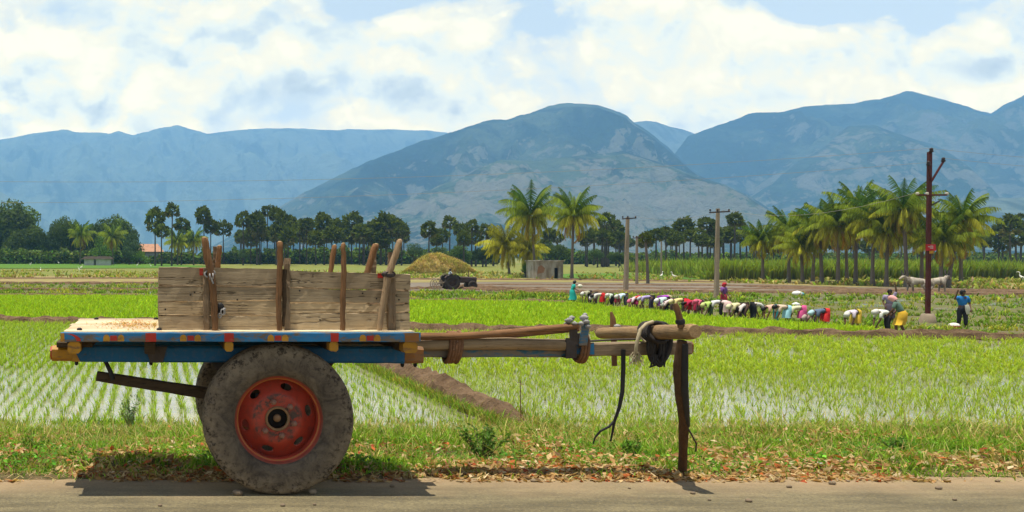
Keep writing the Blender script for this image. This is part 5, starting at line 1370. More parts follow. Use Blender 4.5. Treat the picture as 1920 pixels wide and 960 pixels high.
# ------------------------------------------------------------------ hut, houses, poles, tractor
def stain(name, c, st, amt=.5, sc=1.2):
    def f(n):
        p = n.pos(); a = n.noise(n.mapping(p, (1, 1, .35)), sc, 6, .65); b = n.noise(p, sc * 5, 5, .7)
        col = n.mix(n.ramp(a, [(amt - .08, 0), (amt + .1, 1)]), c, st); col = n.mix(n.math('MULTIPLY', n.ramp(b, [(.5, 0), (.7, 1)]), .5), col, tuple(x * .5 for x in c))
        return bsdf(n, col, .9, n.bump(b, .4, .03), 0, .1)
    return mat(name, f)
M['hut'] = stain('stained_plaster', (.40, .38, .34), (.22, .18, .13), .5, .9)
M['mudwall'] = stain('brown_stained_wall', (.30, .17, .10), (.42, .37, .30), .55, 1.2)
M['darkness'] = plain('opening_shade', (.012, .011, .010), .9, .2)  # near-black stands in for the unlit inside of doorways and windows
M['roof_o'] = stain('orange_tiles', (.44, .24, .15), (.34, .19, .12), .55, .8)
M['whitewall'] = stain('whitewash', (.62, .62, .60), (.45, .44, .42), .55, .7)
def pxs(g): return g.y / F
g = ground_pt(1031, 523); s = pxs(g); hut = empty('pump_hut', g, 'small flat-roofed grey plastered hut with a dark doorway between two coconut palms', 'hut')
x0, x1 = g.x - 25 * s, g.x + 25 * s; y0, y1 = g.y, g.y + 3.6; zt = g.z + 33 * s; dx0, dx1 = g.x + 8.5 * s, g.x + 16 * s; dz = g.z + 21 * s
mb = MB(); T = .25
mb.box(x0, dx0, y0, y0 + T, g.z - .2, zt); mb.box(dx1, x1, y0, y0 + T, g.z - .2, zt); mb.box(dx0, dx1, y0 + .001, y0 + T, dz, zt)
mb.box(x0 + .001, x0 + T, y0 + T, y1, g.z - .2, zt - .002); mb.box(x1 - T, x1 - .001, y0 + T, y1, g.z - .2, zt - .002); mb.box(x0 + T, x1 - T, y1 - T, y1 - .002, g.z - .2, zt - .004)
mb.build('wall', M['hut'], hut)
mb = MB(); mb.beam((x0 - .15, (y0 + y1) / 2, zt + .09), (x1 + .15, (y0 + y1) / 2, zt + .06), y1 - y0 + .35, .16, 8, .02, .05); mb.build('roof', M['hut'], hut)
mb = MB(); mb.box(dx0 + .02, dx1 - .02, y0 + .30, y0 + .34, g.z, dz - .02); mb.build('doorway_shade', M['darkness'], hut)
mb = MB(); mb.add([(x0 + .1, y0 - .012, g.z + .7), (x0 + 14 * s, y0 - .012, g.z + .9), (x0 + 16 * s, y0 - .012, g.z + 1.5), (x0 + 9 * s, y0 - .012, g.z + 1.95), (x0 + 3 * s, y0 - .012, g.z + 1.7), (x0 + .1, y0 - .004, g.z + .7), (x0 + 14 * s, y0 - .004, g.z + .9), (x0 + 16 * s, y0 - .004, g.z + 1.5), (x0 + 9 * s, y0 - .004, g.z + 1.95), (x0 + 3 * s, y0 - .004, g.z + 1.7)], [(0, 1, 2, 3, 4), (9, 8, 7, 6, 5)] + [(i, (i + 1) % 5, 5 + (i + 1) % 5, 5 + i) for i in range(5)]); mb.build('peeled_plaster', M['mudwall'], hut)
# white shed under the coconuts at left
g = ground_pt(182, 498.5); s = pxs(g); sh = empty('field_shed', g, 'low white walled shed in the shade between two coconut palms at the left', 'shed')
mb = MB(); mb.box(g.x - 24 * s, g.x - 6 * s, g.y, g.y + .25, g.z - .2, g.z + 14 * s); mb.box(g.x - 2 * s, g.x + 26 * s, g.y, g.y + .25, g.z - .2, g.z + 14 * s); mb.box(g.x - 24 * s, g.x + 26 * s, g.y + 3.5, g.y + 3.75, g.z - .2, g.z + 14 * s); mb.build('wall', M['whitewall'], sh)
M['thatch'] = stain('dark_thatch', (.04, .032, .022), (.065, .05, .035), .5, 1.5)
mb = MB(); a = g.z + 12.5 * s; b = g.z + 18 * s; xa, xb = g.x - 30 * s, g.x + 31 * s
mb.add([(xa, g.y - .9, a), (xb, g.y - .9, a), (xb, g.y + 4.6, a), (xa, g.y + 4.6, a), (xa + 1, g.y + 1.8, b), (xb - 1, g.y + 1.8, b)], [(0, 1, 5, 4), (2, 3, 4, 5), (1, 2, 5), (3, 0, 4), (3, 2, 1, 0)]); mb.build('roof', M['thatch'], sh)
# orange roofed house beyond the trees
g = ground_pt(278, 495); s = pxs(g); ho_ = empty('village_house', g, 'pale house with an orange tiled roof half hidden behind bushes left of the cart box', 'house')
mb = MB(); mb.box(g.x - 26 * s, g.x + 26 * s, g.y, g.y + 8, g.z - .3, g.z + 24 * s); mb.build('wall', M['whitewall'], ho_)
mb = MB(); a = g.z + 23 * s; b = g.z + 42 * s
mb.add([(g.x - 30 * s, g.y - 1, a), (g.x + 30 * s, g.y - 1, a), (g.x + 30 * s, g.y + 9, a), (g.x - 30 * s, g.y + 9, a), (g.x - 18 * s, g.y + 4, b - 4 * s), (g.x + 18 * s, g.y + 4, b - 4 * s)], [(0, 1, 5, 4), (2, 3, 4, 5), (1, 2, 5), (3, 0, 4), (3, 2, 1, 0)]); mb.build('roof', M['roof_o'], ho_)
for dx in (-16, 4, 20):
    mb = MB(); mb.box(g.x + (dx - 3) * s, g.x + (dx + 3) * s, g.y - .06, g.y - .004, g.z + 8 * s, g.z + 16 * s); mb.build('window', M['darkness'], ho_)
# stone shack by the lime bush
g = ground_pt(1272, 504); s = pxs(g); sk = empty('stone_shack', g, 'tiny grey stone shack with a sloping roof left of the lime green bush', 'shack')
mb = MB(); mb.box(g.x - 9 * s, g.x + 9 * s, g.y, g.y + 2.5, g.z - .2, g.z + 11 * s); mb.build('wall', M['hut'], sk)
mb = MB(); mb.beam((g.x - 11 * s, g.y + 1.2, g.z + 11.3 * s), (g.x + 11 * s, g.y + 1.2, g.z + 13.8 * s), 3.2, .15, 4, .02, .05); mb.build('roof', M['thatch'], sk)
mb = MB(); mb.box(g.x - 3 * s, g.x + 2 * s, g.y - .05, g.y - .004, g.z, g.z + 8 * s); mb.build('doorway_shade', M['darkness'], sk)

# ---- poles
M['wire'] = plain('grey_wire', (.30, .26, .22), .6, .1)
M['porcelain'] = plain('brown_insulator', (.03, .018, .015), .35, .3)
M['porcelain_w'] = plain('pale_insulator', (.55, .5, .42), .35, .2)
def insul(c, par, m='porcelain', r=.05):
    mb = MB(); mb.lathe([(r * .4, -.02), (r * .4, .03), (r, .04), (r * 1.05, .07), (r * .6, .09), (r * .9, .11), (r * .9, .14), (r * .4, .17)], c, 'Z', 10); return mb.build('insulator', M[m], par)
def grey_pole(px, base, top, w_px, arm_px, arm_y, label, ins=True, arm_r=None):
    g = ground_pt(px, base); s = pxs(g); H = (base - top) * s
    root = empty('electric_pole', g, label, 'electric pole', 'grey concrete electric poles')
    mb = MB(); tx = (arm_r or 0) * s; mb.beam((g.x, g.y, g.z - .4), (g.x + tx, g.y, g.z + H), w_px * s * .95, w_px * s * .9, 8, .004, .12, w1=w_px * s * .65, h1=w_px * s * .6, side=(1, 0, 0)); mb.build('shaft', M['concrete'], root)
    if arm_px:
        z = g.z + (base - arm_y) * s; mb = MB(); mb.beam((g.x + tx - arm_px * s, g.y - w_px * s * .65, z - .03), (g.x + tx + arm_px * s, g.y - w_px * s * .65, z + .05), .08, .10, 4, .002, .1); mb.build('cross_arm', M['iron'], root)
        for q in (-.92, -.2, .92): insul((g.x + tx + arm_px * s * q, g.y - w_px * s * .65, z + .06), root, 'porcelain', .07)
    return root
grey_pole(1343, 559, 391, 8, 19, 398, 'tallest grey concrete electric pole with a wide crossarm, behind the standing woman', arm_r=3)
grey_pole(1173, 548, 407, 8, 13, 410, 'grey concrete electric pole with a short crossarm, right of the lone coconut palm', arm_r=4)
grey_pole(1194, 535, 443, 5, 9, 446, 'smaller grey electric pole with a narrow crossarm, close behind the nearer pole')
mb = MB(); g = ground_pt(1177, 424); 
grey_pole(1240, 521, 452, 3, 0, 0, 'thin far grey pole without crossarm beside two white egrets')
p = ground_pt(1215, 532); s = pxs(p); pt = empty('palmyra_palm', p, 'lone palmyra palm with a small round crown and dark trunk between the grey poles', 'palm')
mb = MB(); mb.tube([(p.x, p.y, p.z - .2), (p.x - .1, p.y, p.z + 40 * s), (p.x - .3, p.y, p.z + 82 * s)], [.2, .15, .14], 8, 0, .06, random); mb.build('trunk', M['trunk'], pt)
c = link(bpy.data.objects.new('crown', fans[1]), pt); c.location = (-.3, 0, 84 * s); c.scale = (13 * s,) * 3

g = ground_pt(1741, 606); s = pxs(g)
rp = empty('power_pole', g, 'dark red steel power pole with forked arms and a red danger plate', 'power pole')
def pp(px, py, dy=0.0): return Vector(((px - 1741) * s + g.x, g.y + dy, g.z + (606 - py) * s))
mb = MB(); mb.beam(pp(1739.5, 600), pp(1743, 285), .16, .15, 14, .002, .08, side=(1, 0, 0), w1=.14); mb.build('shaft', M['paint_red_pole'], rp)
mb = MB(); mb.tube([pp(1739, 609), pp(1739, 602), pp(1739.5, 592), pp(1739.5, 588)], [.34, .32, .27, .20], 12, 0, .07, random); mb.build('footing', M['concrete'], rp)
for a, b in (((1743.5, 340), (1765, 304)), ((1741.5, 332), (1737.5, 312))):
    mb = MB(); mb.beam(pp(*a, -.09), pp(*b, -.09), .07, .07, 4, .001, .1, side=(0, 1, 0)); mb.build('fork_arm', M['paint_red_pole'], rp)
mb = MB(); mb.beam(pp(1716, 366, -.12), pp(1771, 366, -.12), .07, .07, 4, .001, .1); mb.build('cross_arm', M['paint_red_pole'], rp)
mb = MB(); mb.beam(pp(1745, 384, -.09), pp(1758, 377, -.09), .05, .05, 3, .001, .1); mb.build('bracket', M['iron'], rp)
for a, m in (((1743, 286), 'porcelain'), ((1765.5, 304), 'porcelain'), ((1737.5, 311), 'porcelain')):
    mb = MB(); c = pp(*a, -.09 if m else 0); mb.lathe([(.03, -.06), (.03, 0), (.085, .02), (.09, .06), (.05, .09), (.075, .11), (.07, .16), (.03, .20)], c, 'Z', 10); mb.build('insulator', M[m], rp)
for x in (1716, 1734, 1771):
    mb = MB(); mb.lathe([(.03, -.02), (.06, 0), (.065, .06), (.04, .10)], pp(x, 365, -.12), 'Z', 10); mb.build('insulator', M['porcelain_w'], rp)
mb = MB(); c = pp(1741.5, 464, -.10); mb.beam((c.x - 9.5 * s, c.y, c.z - .0), (c.x + 9.5 * s, c.y, c.z), .012, 12 * s, 3, .003, .02); 
M['danger'] = paint('red_enamel', (.62, .02, .03), (.5, .3, .25), .25, .04)
pl_ = mb.build('danger_plate', M['danger'], rp)
for dx, dz, w_, h_ in ((-3.5, 1.4, 3.2, 1.5), (1.5, 2.4, 5.5, 1.3), (1.2, -1.0, 6.5, 1.3)):
    mb = MB(); mb.beam((c.x + (dx - w_ / 2) * s, c.y - .011, c.z + dz * s), (c.x + (dx + w_ / 2) * s, c.y - .011, c.z + dz * s), .004, h_ * s, 1, .0, .02); mb.build('white_marking', M['white'], pl_)
mb = MB(); c = pp(1743, 473, -.10); mb.beam((c.x - 4 * s, c.y, c.z), (c.x + 4 * s, c.y, c.z), .01, 5 * s, 1, .004, .02); mb.build('small_plate', M['yellow'], rp)
# wires from the red pole out of the view on both sides
def wire(a, b, sag, label, r=.0065):
    a, b = Vector(a), Vector(b); mb = MB(); pts = []
    for t in np.linspace(0, 1, 41): p_ = a.lerp(b, t); p_.z -= sag * 4 * t * (1 - t); pts.append(p_)
    mb.tube(pts, r, 5); tag(mb.build('power_line', M['wire'], None), label, 'wire')
TOP = pp(1743, 278); LF = pp(1737.5, 305, -.09); RF = pp(1765.5, 297, -.09)
wire(TOP, pp(-700, 322), .9, 'topmost thin power line running left from the top of the red pole across the mountains')
wire(LF, pp(-700, 372), .8, 'lower thin power line running left from the short fork of the red pole')
wire(TOP, pp(2700, 300), .5, 'thin power line running right from the top of the red pole')
wire(RF, pp(2700, 318), .5, 'thin power line running right from the long fork of the red pole')
def polewire(p0, y0, p1, y1, Y0, Y1, sag, lab): wire(ray(p0, y0, Y0), ray(p1, y1, Y1), sag, lab, .009)
Yp1 = ground_pt(1343, 559).y; Yp2 = ground_pt(1173, 548).y
polewire(1362, 393, 1187, 405, Yp1, Yp2, .5, 'thin wire strung between the crossarms of the two tallest grey electric poles')
polewire(1362, 393, 1716, 362, Yp1, g.y - .12, .7, 'thin wire strung from the tallest grey pole to the crossarm of the red pole')

# ---- muddy tractor with its driver
g = ground_pt(858, 543); s = pxs(g)
tr = empty('tractor', g, 'dark mud-covered tractor with iron cage wheels working in the wet field', 'tractor')
M['tr'] = plain('muddy_tractor_paint', (.055, .035, .028), .7, .5, 6); M['trt'] = plain('muddy_tractor_tyre', (.045, .036, .028), .9, .4, 6); M['cage'] = plain('muddy_cage_iron', (.26, .21, .15), .8, .3)
def T_(x, y, z): return (g.x + x, g.y + y, g.z + z)
def twheel(x, y, r, w_, nm='wheel'):
    we = empty(nm, (x, y, r)); we.parent = tr; mb = MB()
    q = lambda k, t, rr, h: (rr + (.035 if (int(t / (2 * PI) * 40) % 2 == 0 and rr > r * .9) else 0), h)
    mb.lathe([(r * .5, -w_ * .42), (r * .75, -w_ / 2), (r * .95, -w_ * .45), (r, -w_ * .3), (r, w_ * .3), (r * .95, w_ * .45), (r * .75, w_ / 2), (r * .5, w_ * .42)], (g.x + x, g.y + y, g.z + r), 'Y', 40, fn=q, loop=True); mb.build('tyre', M['trt'], we)
    mb = MB(); mb.lathe([(.02, -w_ * .3), (r * .2, -w_ * .3), (r * .3, -w_ * .15), (r * .52, -w_ * .3), (r * .52, w_ * .3), (.02, w_ * .25)], (g.x + x, g.y + y, g.z + r), 'Y', 24); mb.build('rim', M['tr'], we)
for y in (-.75, .75): twheel(-.75, y, .72, .38)
for y in (-.62, .62): twheel(1.25, y, .42, .22)
mb = MB(); mb.beam(T_(.05, 0, .98), T_(1.75, 0, .92), .56, .62, 8, .012, .2); mb.build('hood', M['tr'], tr)
mb = MB(); mb.beam(T_(-1.15, 0, .75), T_(.1, 0, .75), .5, .4, 4, .01, .15); mb.build('gearbox', M['tr'], tr)
for y in (-.75, .75):
    mb = MB(); mb.loft([[T_(-.75 + math.cos(a) * .84, y - .2, .72 + math.sin(a) * .84), T_(-.75 + math.cos(a) * .84, y + .2, .72 + math.sin(a) * .84), T_(-.75 + math.cos(a) * .81, y + .2, .72 + math.sin(a) * .81), T_(-.75 + math.cos(a) * .81, y - .2, .72 + math.sin(a) * .81)] for a in np.linspace(.35, 2.6, 12)], 0, False); mb.build('fender', M['tr'], tr)
mb = MB(); mb.beam(T_(-1.05, 0, 1.12), T_(-.6, 0, 1.12), .45, .09, 2, .005, .2); mb.beam(T_(-1.08, 0, 1.15), T_(-1.15, 0, 1.45), .45, .07, 2, .005, .2); mb.build('seat', M['iron_black'], tr)
mb = MB(); mb.tube([T_(-.05, 0, 1.2), T_(-.22, 0, 1.5)], .025, 6)
pts = [T_(-.22 + .06 * math.sin(t), math.cos(t) * .2, 1.5 + .19 * math.sin(t) * .55) for t in np.linspace(0, 6.283, 17)]; mb.tube(pts, .02, 5, cap=False); mb.build('steering_wheel', M['iron_black'], tr)
mb = MB(); mb.tube([T_(1.0, -.12, 1.2), T_(1.0, -.12, 1.75), T_(1.03, -.12, 1.85)], [.04, .04, .035], 8); mb.build('exhaust', M['iron_black'], tr)
cg = MB()
for y in (-.4, .4):
    pts = [T_(-2.05 + math.cos(t) * .5, y, .55 + math.sin(t) * .5) for t in np.linspace(0, 6.283, 21)]; cg.tube(pts, .035, 5, cap=False)
    for k in range(3): a = k * PI / 3; cg.tube([T_(-2.05 + math.cos(a) * .5, y, .55 + math.sin(a) * .5), T_(-2.05 - math.cos(a) * .5, y, .55 - math.sin(a) * .5)], .025, 5)
for k in range(12): a = k * PI / 6; cg.tube([T_(-2.05 + math.cos(a) * .5, -.45, .55 + math.sin(a) * .5), T_(-2.05 + math.cos(a) * .5, .45, .55 + math.sin(a) * .5)], .03, 5)
cg.tube([T_(-2.05, 0, .55), T_(-1.1, 0, .75)], .06, 6); cg.tube([T_(-2.05, -.45, .55), T_(-2.05, .45, .55)], .05, 6)
cg.build('cage_roller', M['cage'], tr)
# ------------------------------------------------------------------ people and animals
def skin_mesh(name, joints, edges, sub=1, root=0):
    """one continuous surface grown round a skeleton. joints: {name: ((x,y,z), r or (rx,ry))}"""
    keys = list(joints); ix = {k: i for i, k in enumerate(keys)}
    bm = bmesh.new(); lay = bm.verts.layers.skin.verify()
    vs = []
    for k in keys:
        p, r = joints[k]; v = bm.verts.new(p); v[lay].radius = r if hasattr(r, '__len__') else (r, r); vs.append(v)
    vs[root][lay].use_root = True
    for a, b in edges: bm.edges.new((vs[ix[a]], vs[ix[b]]))
    me = bpy.data.meshes.new('tmp'); bm.to_mesh(me); bm.free()
    o = bpy.data.objects.new('tmp', me); COL.objects.link(o)
    m = o.modifiers.new('s', 'SKIN'); m.use_smooth_shade = True; m.branch_smoothing = .2
    if sub: u = o.modifiers.new('u', 'SUBSURF'); u.levels = u.render_levels = sub
    dg = bpy.context.evaluated_depsgraph_get(); out = bpy.data.meshes.new_from_object(o.evaluated_get(dg)); out.name = name
    bpy.data.objects.remove(o); bpy.data.meshes.remove(me)
    return out
def hand(J, E, wrist, d, up, tag_, grip=.5):
    """palm, four unequal fingers and a thumb on a skeleton; d points along the hand, up is the back of it"""
    w = Vector(J[wrist][0]); d = Vector(d).normalized(); up = Vector(up); up = (up - d * up.dot(d)).normalized(); s = d.cross(up).normalized()
    J[tag_ + 'palm'] = (tuple(w + d * .055), (.030, .018)); E.append((wrist, tag_ + 'palm'))
    for i, (o, l) in enumerate(((-.030, .070), (-.010, .080), (.010, .076), (.029, .060))):
        a = w + d * .090 + s * o; b = a + d * l * .5 - up * l * .2 * grip; c = b + d * l * .4 - up * l * .45 * grip
        for n_, p, r in (('a', a, .0095), ('b', b, .009), ('c', c, .0075)): J[f'{tag_}f{i}{n_}'] = (tuple(p), r)
        E += [(tag_ + 'palm', f'{tag_}f{i}a'), (f'{tag_}f{i}a', f'{tag_}f{i}b'), (f'{tag_}f{i}b', f'{tag_}f{i}c')]
    a = w + d * .035 - s * .035 - up * .01; b = a + d * .035 - s * .02 - up * .012 * grip
    J[tag_ + 't0'] = (tuple(a), .012); J[tag_ + 't1'] = (tuple(b), .009); E += [(tag_ + 'palm', tag_ + 't0'), (tag_ + 't0', tag_ + 't1')]
def figure(P):
    """P: pelvis, chest, neck, head, and per side (L,R): hip knee ankle shoulder elbow wrist. returns body joints, edges"""
    J, E = {}, []
    J['pelvis'] = (P['pelvis'], (.135, .105)); mid = tuple((Vector(P['pelvis']) + Vector(P['chest'])) / 2)
    J['waist'] = (mid, (.115, .09)); J['chest'] = (P['chest'], (.145, .10)); J['neck'] = (P['neck'], .050)
    h = Vector(P['head']); nk = Vector(P['neck']); ax = (h - nk).normalized()
    face = Vector(P['face']).normalized()
    J['jaw'] = (tuple(h - ax * .05 + face * .015), (.058, .066)); J['skull'] = (tuple(h + ax * .035), (.076, .086)); J['crown_'] = (tuple(h + ax * .095), (.055, .06))
    J['nose'] = (tuple(h - ax * .005 + face * .105), (.012, .012)); J['chin'] = (tuple(h - ax * .075 + face * .07), (.018, .016))
    E += [('pelvis', 'waist'), ('waist', 'chest'), ('chest', 'neck'), ('neck', 'jaw'), ('jaw', 'skull'), ('skull', 'crown_'), ('skull', 'nose'), ('jaw', 'chin')]
    sd = face.cross(ax).normalized()
    for s, q in (('L', 1), ('R', -1)):
        J['ear' + s] = (tuple(h + sd * q * .088), (.016, .02)); E.append(('skull', 'ear' + s))
        hip, kn, an, sh, el, wr = P[s]
        J['hip' + s] = (hip, .085); J['thigh' + s] = (tuple((Vector(hip) + Vector(kn)) / 2), .072); J['knee' + s] = (kn, .055); J['calf' + s] = (tuple(Vector(kn).lerp(Vector(an), .35)), .053); J['ankle' + s] = (an, .035)
        fd = Vector(P.get('foot', (1, 0, 0))); J['heel' + s] = (tuple(Vector(an) - fd * .03 - Vector((0, 0, .045))), .032); J['toe' + s] = (tuple(Vector(an) + fd * .17 - Vector((0, 0, .055))), (.042, .020))
        J['sh' + s] = (sh, .060); J['el' + s] = (el, .040); J['fa' + s] = (tuple(Vector(el).lerp(Vector(wr), .3)), .038); J['wr' + s] = (wr, .026)
        E += [('pelvis', 'hip' + s), ('hip' + s, 'thigh' + s), ('thigh' + s, 'knee' + s), ('knee' + s, 'calf' + s), ('calf' + s, 'ankle' + s), ('ankle' + s, 'heel' + s), ('ankle' + s, 'toe' + s), ('chest', 'sh' + s), ('sh' + s, 'el' + s), ('el' + s, 'fa' + s), ('fa' + s, 'wr' + s)]
        d = Vector(wr) - Vector(el); hand(J, E, 'wr' + s, d, P.get('up', (1, 0, .3)), 'h' + s, P.get('grip', .6))
    return J, E
def ring(c, d, rx, ry, n=14, side=(0, 1, 0), wob=0.0, rnd_=random):
    c = Vector(c); d = Vector(d).normalized(); a = Vector(side); a = (a - d * a.dot(d)).normalized(); b = d.cross(a)
    return [c + a * math.cos(2 * PI * i / n) * rx * (1 + wob * math.sin(i * 2.6 + c.z * 9)) + b * math.sin(2 * PI * i / n) * ry * (1 + wob * math.cos(i * 3.1)) for i in range(n)]
def garments(P, skirt_len):
    """shirt, skirt / trousers and head cloth fitted round the pose; returns meshes"""
    pe, ch, nk, hd = (Vector(P[k]) for k in ('pelvis', 'chest', 'neck', 'head'))
    J = {'p': (tuple(pe.lerp(ch, .12)), (.160, .125)), 'w': (tuple(pe.lerp(ch, .5)), (.145, .118)), 'c': (tuple(ch), (.172, .128)), 'n': (tuple(ch.lerp(nk, .7)), (.085, .075))}; E = [('p', 'w'), ('w', 'c'), ('c', 'n')]
    for s in 'LR':
        sh, el = Vector(P[s][3]), Vector(P[s][4]); J['s' + s] = (tuple(sh), .082); J['e' + s] = (tuple(sh.lerp(el, .85)), .060); E += [('c', 's' + s), ('s' + s, 'e' + s)]
    shirt = skin_mesh('shirt', J, E, 1)
    kn = (Vector(P['L'][1]) + Vector(P['R'][1])) / 2; an = (Vector(P['L'][2]) + Vector(P['R'][2])) / 2
    mb = MB(); d0 = (pe - ch).normalized()
    low = kn.lerp(an, skirt_len); sp = abs(P['L'][1][1] - P['R'][1][1]) / 2; sx = abs(P['L'][1][0] - P['R'][1][0]) / 2
    rs = [ring(pe.lerp(ch, .28), d0 + Vector((0, 0, -.2)), .155, .13), ring(pe, d0 + Vector((0, 0, -.8)), .190, .165), ring(pe.lerp(kn, .4), (pe - kn) * -1, .195, .175, wob=.04), ring(kn, (0, 0, -1), .15 + sp * .6, .13 + sx, wob=.09), ring(low, (0, 0, -1), .155 + sp * .7, .14 + sx, wob=.13)]
    mb.loft(rs, 0, True, False); skirt = mb.mesh('skirt', [])
    J = {}; E = []
    for s in 'LR':
        hip, k_, a_ = (Vector(P[s][i]) for i in range(3)); J['h' + s] = (tuple(hip), .112); J['t' + s] = (tuple(hip.lerp(k_, .5)), .095); J['k' + s] = (tuple(k_), .078); J['a' + s] = (tuple(k_.lerp(a_, .8)), .066); E += [('h' + s, 't' + s), ('t' + s, 'k' + s), ('k' + s, 'a' + s)]
    J['p'] = (tuple(pe), (.155, .125)); E += [('p', 'hL'), ('p', 'hR')]
    trousers = skin_mesh('trousers', J, E, 1)
    ax = (hd - nk).normalized(); fc = Vector(P['face']).normalized()
    mb = MB(); rr = []
    for t, r in ((-.06, .080), (-.01, .098), (.05, .104), (.10, .088), (.135, .05), (.145, .012)): rr.append(ring(hd + ax * t - fc * (.028 if t < .06 else .012), ax, r * .95, r * 1.02, 12))
    mb.loft(rr, 0, True, True); hairm = mb.mesh('hair', [])
    mb = MB(); rr = []
    for t, r in ((-.09, .090), (-.05, .098), (.0, .104), (.06, .106), (.105, .092), (.135, .055), (.145, .012)): rr.append(ring(hd + ax * t - fc * (.035 if t < .05 else .015), ax, r, r * 1.05, 12, wob=.05))
    mb.loft(rr, 0, True, True); scarf = mb.mesh('headscarf', [])
    return dict(shirt=shirt, skirt=skirt, trousers=trousers, hair=hairm, headscarf=scarf)
def side(p, f): return tuple((p[0], p[1] * f, p[2]))
def sym(hip, kn, an, sh, el, wr, dx=0.0):
    """left and right limbs, one leg and arm shifted by dx"""
    A = [hip, (kn[0] + dx * .5, kn[1], kn[2]), (an[0] + dx, an[1], an[2]), sh, (el[0] + dx * .2, el[1], el[2]), (wr[0] + dx * .4, wr[1], wr[2])]
    B = [(p[0], -p[1], p[2]) for p in (hip, (kn[0] - dx * .5, kn[1], kn[2]), (an[0] - dx, an[1], an[2]), sh, (el[0] - dx * .2, el[1], el[2]), (wr[0] - dx * .3, wr[1], wr[2]))]
    return dict(L=A, R=B)
POSES = {}
# bent double, planting: legs straight, back level, arms down to the mud
POSES['bend'] = dict(pelvis=(-.06, 0, .83), chest=(.34, 0, .86), neck=(.50, 0, .80), head=(.60, 0, .73), face=(.45, 0, -.9), up=(1, 0, .1), **sym((-.06, .085, .80), (.01, .10, .44), (-.03, .11, .075), (.40, .165, .80), (.44, .18, .53), (.50, .12, .29), .07))
POSES['bend_low'] = dict(pelvis=(-.10, 0, .80), chest=(.26, 0, .72), neck=(.40, 0, .62), head=(.47, 0, .53), face=(.25, 0, -1), up=(1, 0, .1), **sym((-.10, .085, .77), (.03, .11, .43), (-.03, .12, .075), (.31, .165, .66), (.40, .19, .42), (.45, .13, .20), .11))
POSES['bend_turn'] = dict(pelvis=(-.05, 0, .84), chest=(.30, .06, .93), neck=(.45, .09, .92), head=(.55, .10, .88), face=(.7, .1, -.6), up=(1, 0, .1), **sym((-.05, .085, .81), (.03, .10, .45), (-.02, .12, .075), (.35, .17, .86), (.40, .2, .58), (.48, .13, .34), .05))
POSES['stand'] = dict(pelvis=(0, 0, .86), chest=(.02, 0, 1.20), neck=(.03, 0, 1.38), head=(.05, 0, 1.47), face=(1, 0, -.1), up=(1, 0, 0), **sym((0, .085, .82), (.02, .10, .45), (-.01, .11, .075), (.02, .185, 1.30), (.03, .25, 1.03), (.15, .20, .84), .05))
POSES['walk'] = dict(pelvis=(0, 0, .85), chest=(.07, 0, 1.18), neck=(.11, 0, 1.35), head=(.16, 0, 1.43), face=(1, 0, -.25), up=(0, 0, 1), **sym((0, .085, .81), (.05, .10, .45), (-.03, .10, .085), (.07, .185, 1.27), (.10, .22, 1.02), (.28, .16, .95), .19))
POSES['stoop'] = dict(pelvis=(-.05, 0, .85), chest=(.10, 0, 1.16), neck=(.18, 0, 1.32), head=(.25, 0, 1.39), face=(.9, 0, -.5), up=(1, 0, 0), **sym((-.05, .085, .81), (.07, .13, .46), (-.02, .17, .075), (.12, .185, 1.25), (.16, .26, 1.0), (.30, .16, .83), .10))
w = dict(POSES['stand']); w['R'] = list(w['R']); w['R'][4] = (.10, -.33, 1.22); w['R'][5] = (.20, -.30, 1.46); POSES['wave'] = w           # one forearm raised holding a stick
w = dict(POSES['stand']); w['L'] = list(w['L']); w['L'][4] = (.05, .24, 1.55); w['L'][5] = (.07, .20, 1.80); POSES['reach'] = w         # one arm straight up
BODY, WEAR = {}, {}
for k, P_ in POSES.items():
    J, E = figure(P_); BODY[k] = skin_mesh('body_' + k, J, E, 1); WEAR[k] = garments(P_, .5 if k in ('stand', 'walk', 'reach', 'wave') else (.0 if k == 'stoop' else .2))
    BODY[k].materials.append(M['skin'])
eye_m = plain('eye_white', (.5, .47, .43), .4, .1)
def dressed(me, c):
    q = me.copy(); q.materials.clear(); q.materials.append(cloth(c)); return q
def person(px, feet_py, pose, yaw, wear, label, scale=1.0, group=None):
    g = ground_pt(px, feet_py)
    o = bpy.data.objects.new('person', BODY[pose]); link(o); o.location = (g.x, g.y, g.z - .02); o.rotation_euler = (0, 0, math.radians(yaw)); o.scale = (scale,) * 3
    tag(o, label, 'person', group)
    for part, c in wear.items():
        me = WEAR[pose][part]
        if part == 'hair': q = me.copy(); q.materials.clear(); q.materials.append(M['hair'])
        else: q = dressed(me, c)
        link(bpy.data.objects.new(part, q), o)
    return o
WHT, GRY, RED, PNK, BLK = (.62, .60, .56), (.30, .29, .27), (.55, .02, .02), (.70, .16, .28), (.02, .02, .025)
gp_ = 'farm workers bent over planting rice'
def W(px, f, pose, yaw, wear, label, sc=.92): return person(px + random.uniform(-1.5, 1.5), f + random.uniform(.2, 1.8), pose, yaw + random.uniform(-28, 28), wear, label, sc * random.uniform(.93, 1.06), gp_)
H = 'hair'
person(1073, 569, 'walk', 0, dict(shirt=(.02, .46, .40), skirt=(.02, .42, .36), hair=0), 'person in turquoise dress walking with a bundle left of the workers', .97)
W(1104, 571, 'bend', 175, dict(shirt=(.36, .35, .24), trousers=BLK, headscarf=WHT), 'worker in olive grey shirt and white headcloth, first in the bent line')
W(1117, 572, 'bend_low', 200, dict(shirt=(.05, .05, .06), trousers=(.10, .08, .07), headscarf=(.60, .56, .56)), 'person bent low in a black shirt close behind the olive grey shirt')
W(1129, 575, 'bend', 160, dict(shirt=WHT, skirt=RED, hair=0), 'person bent planting in a white shirt and bright red skirt')
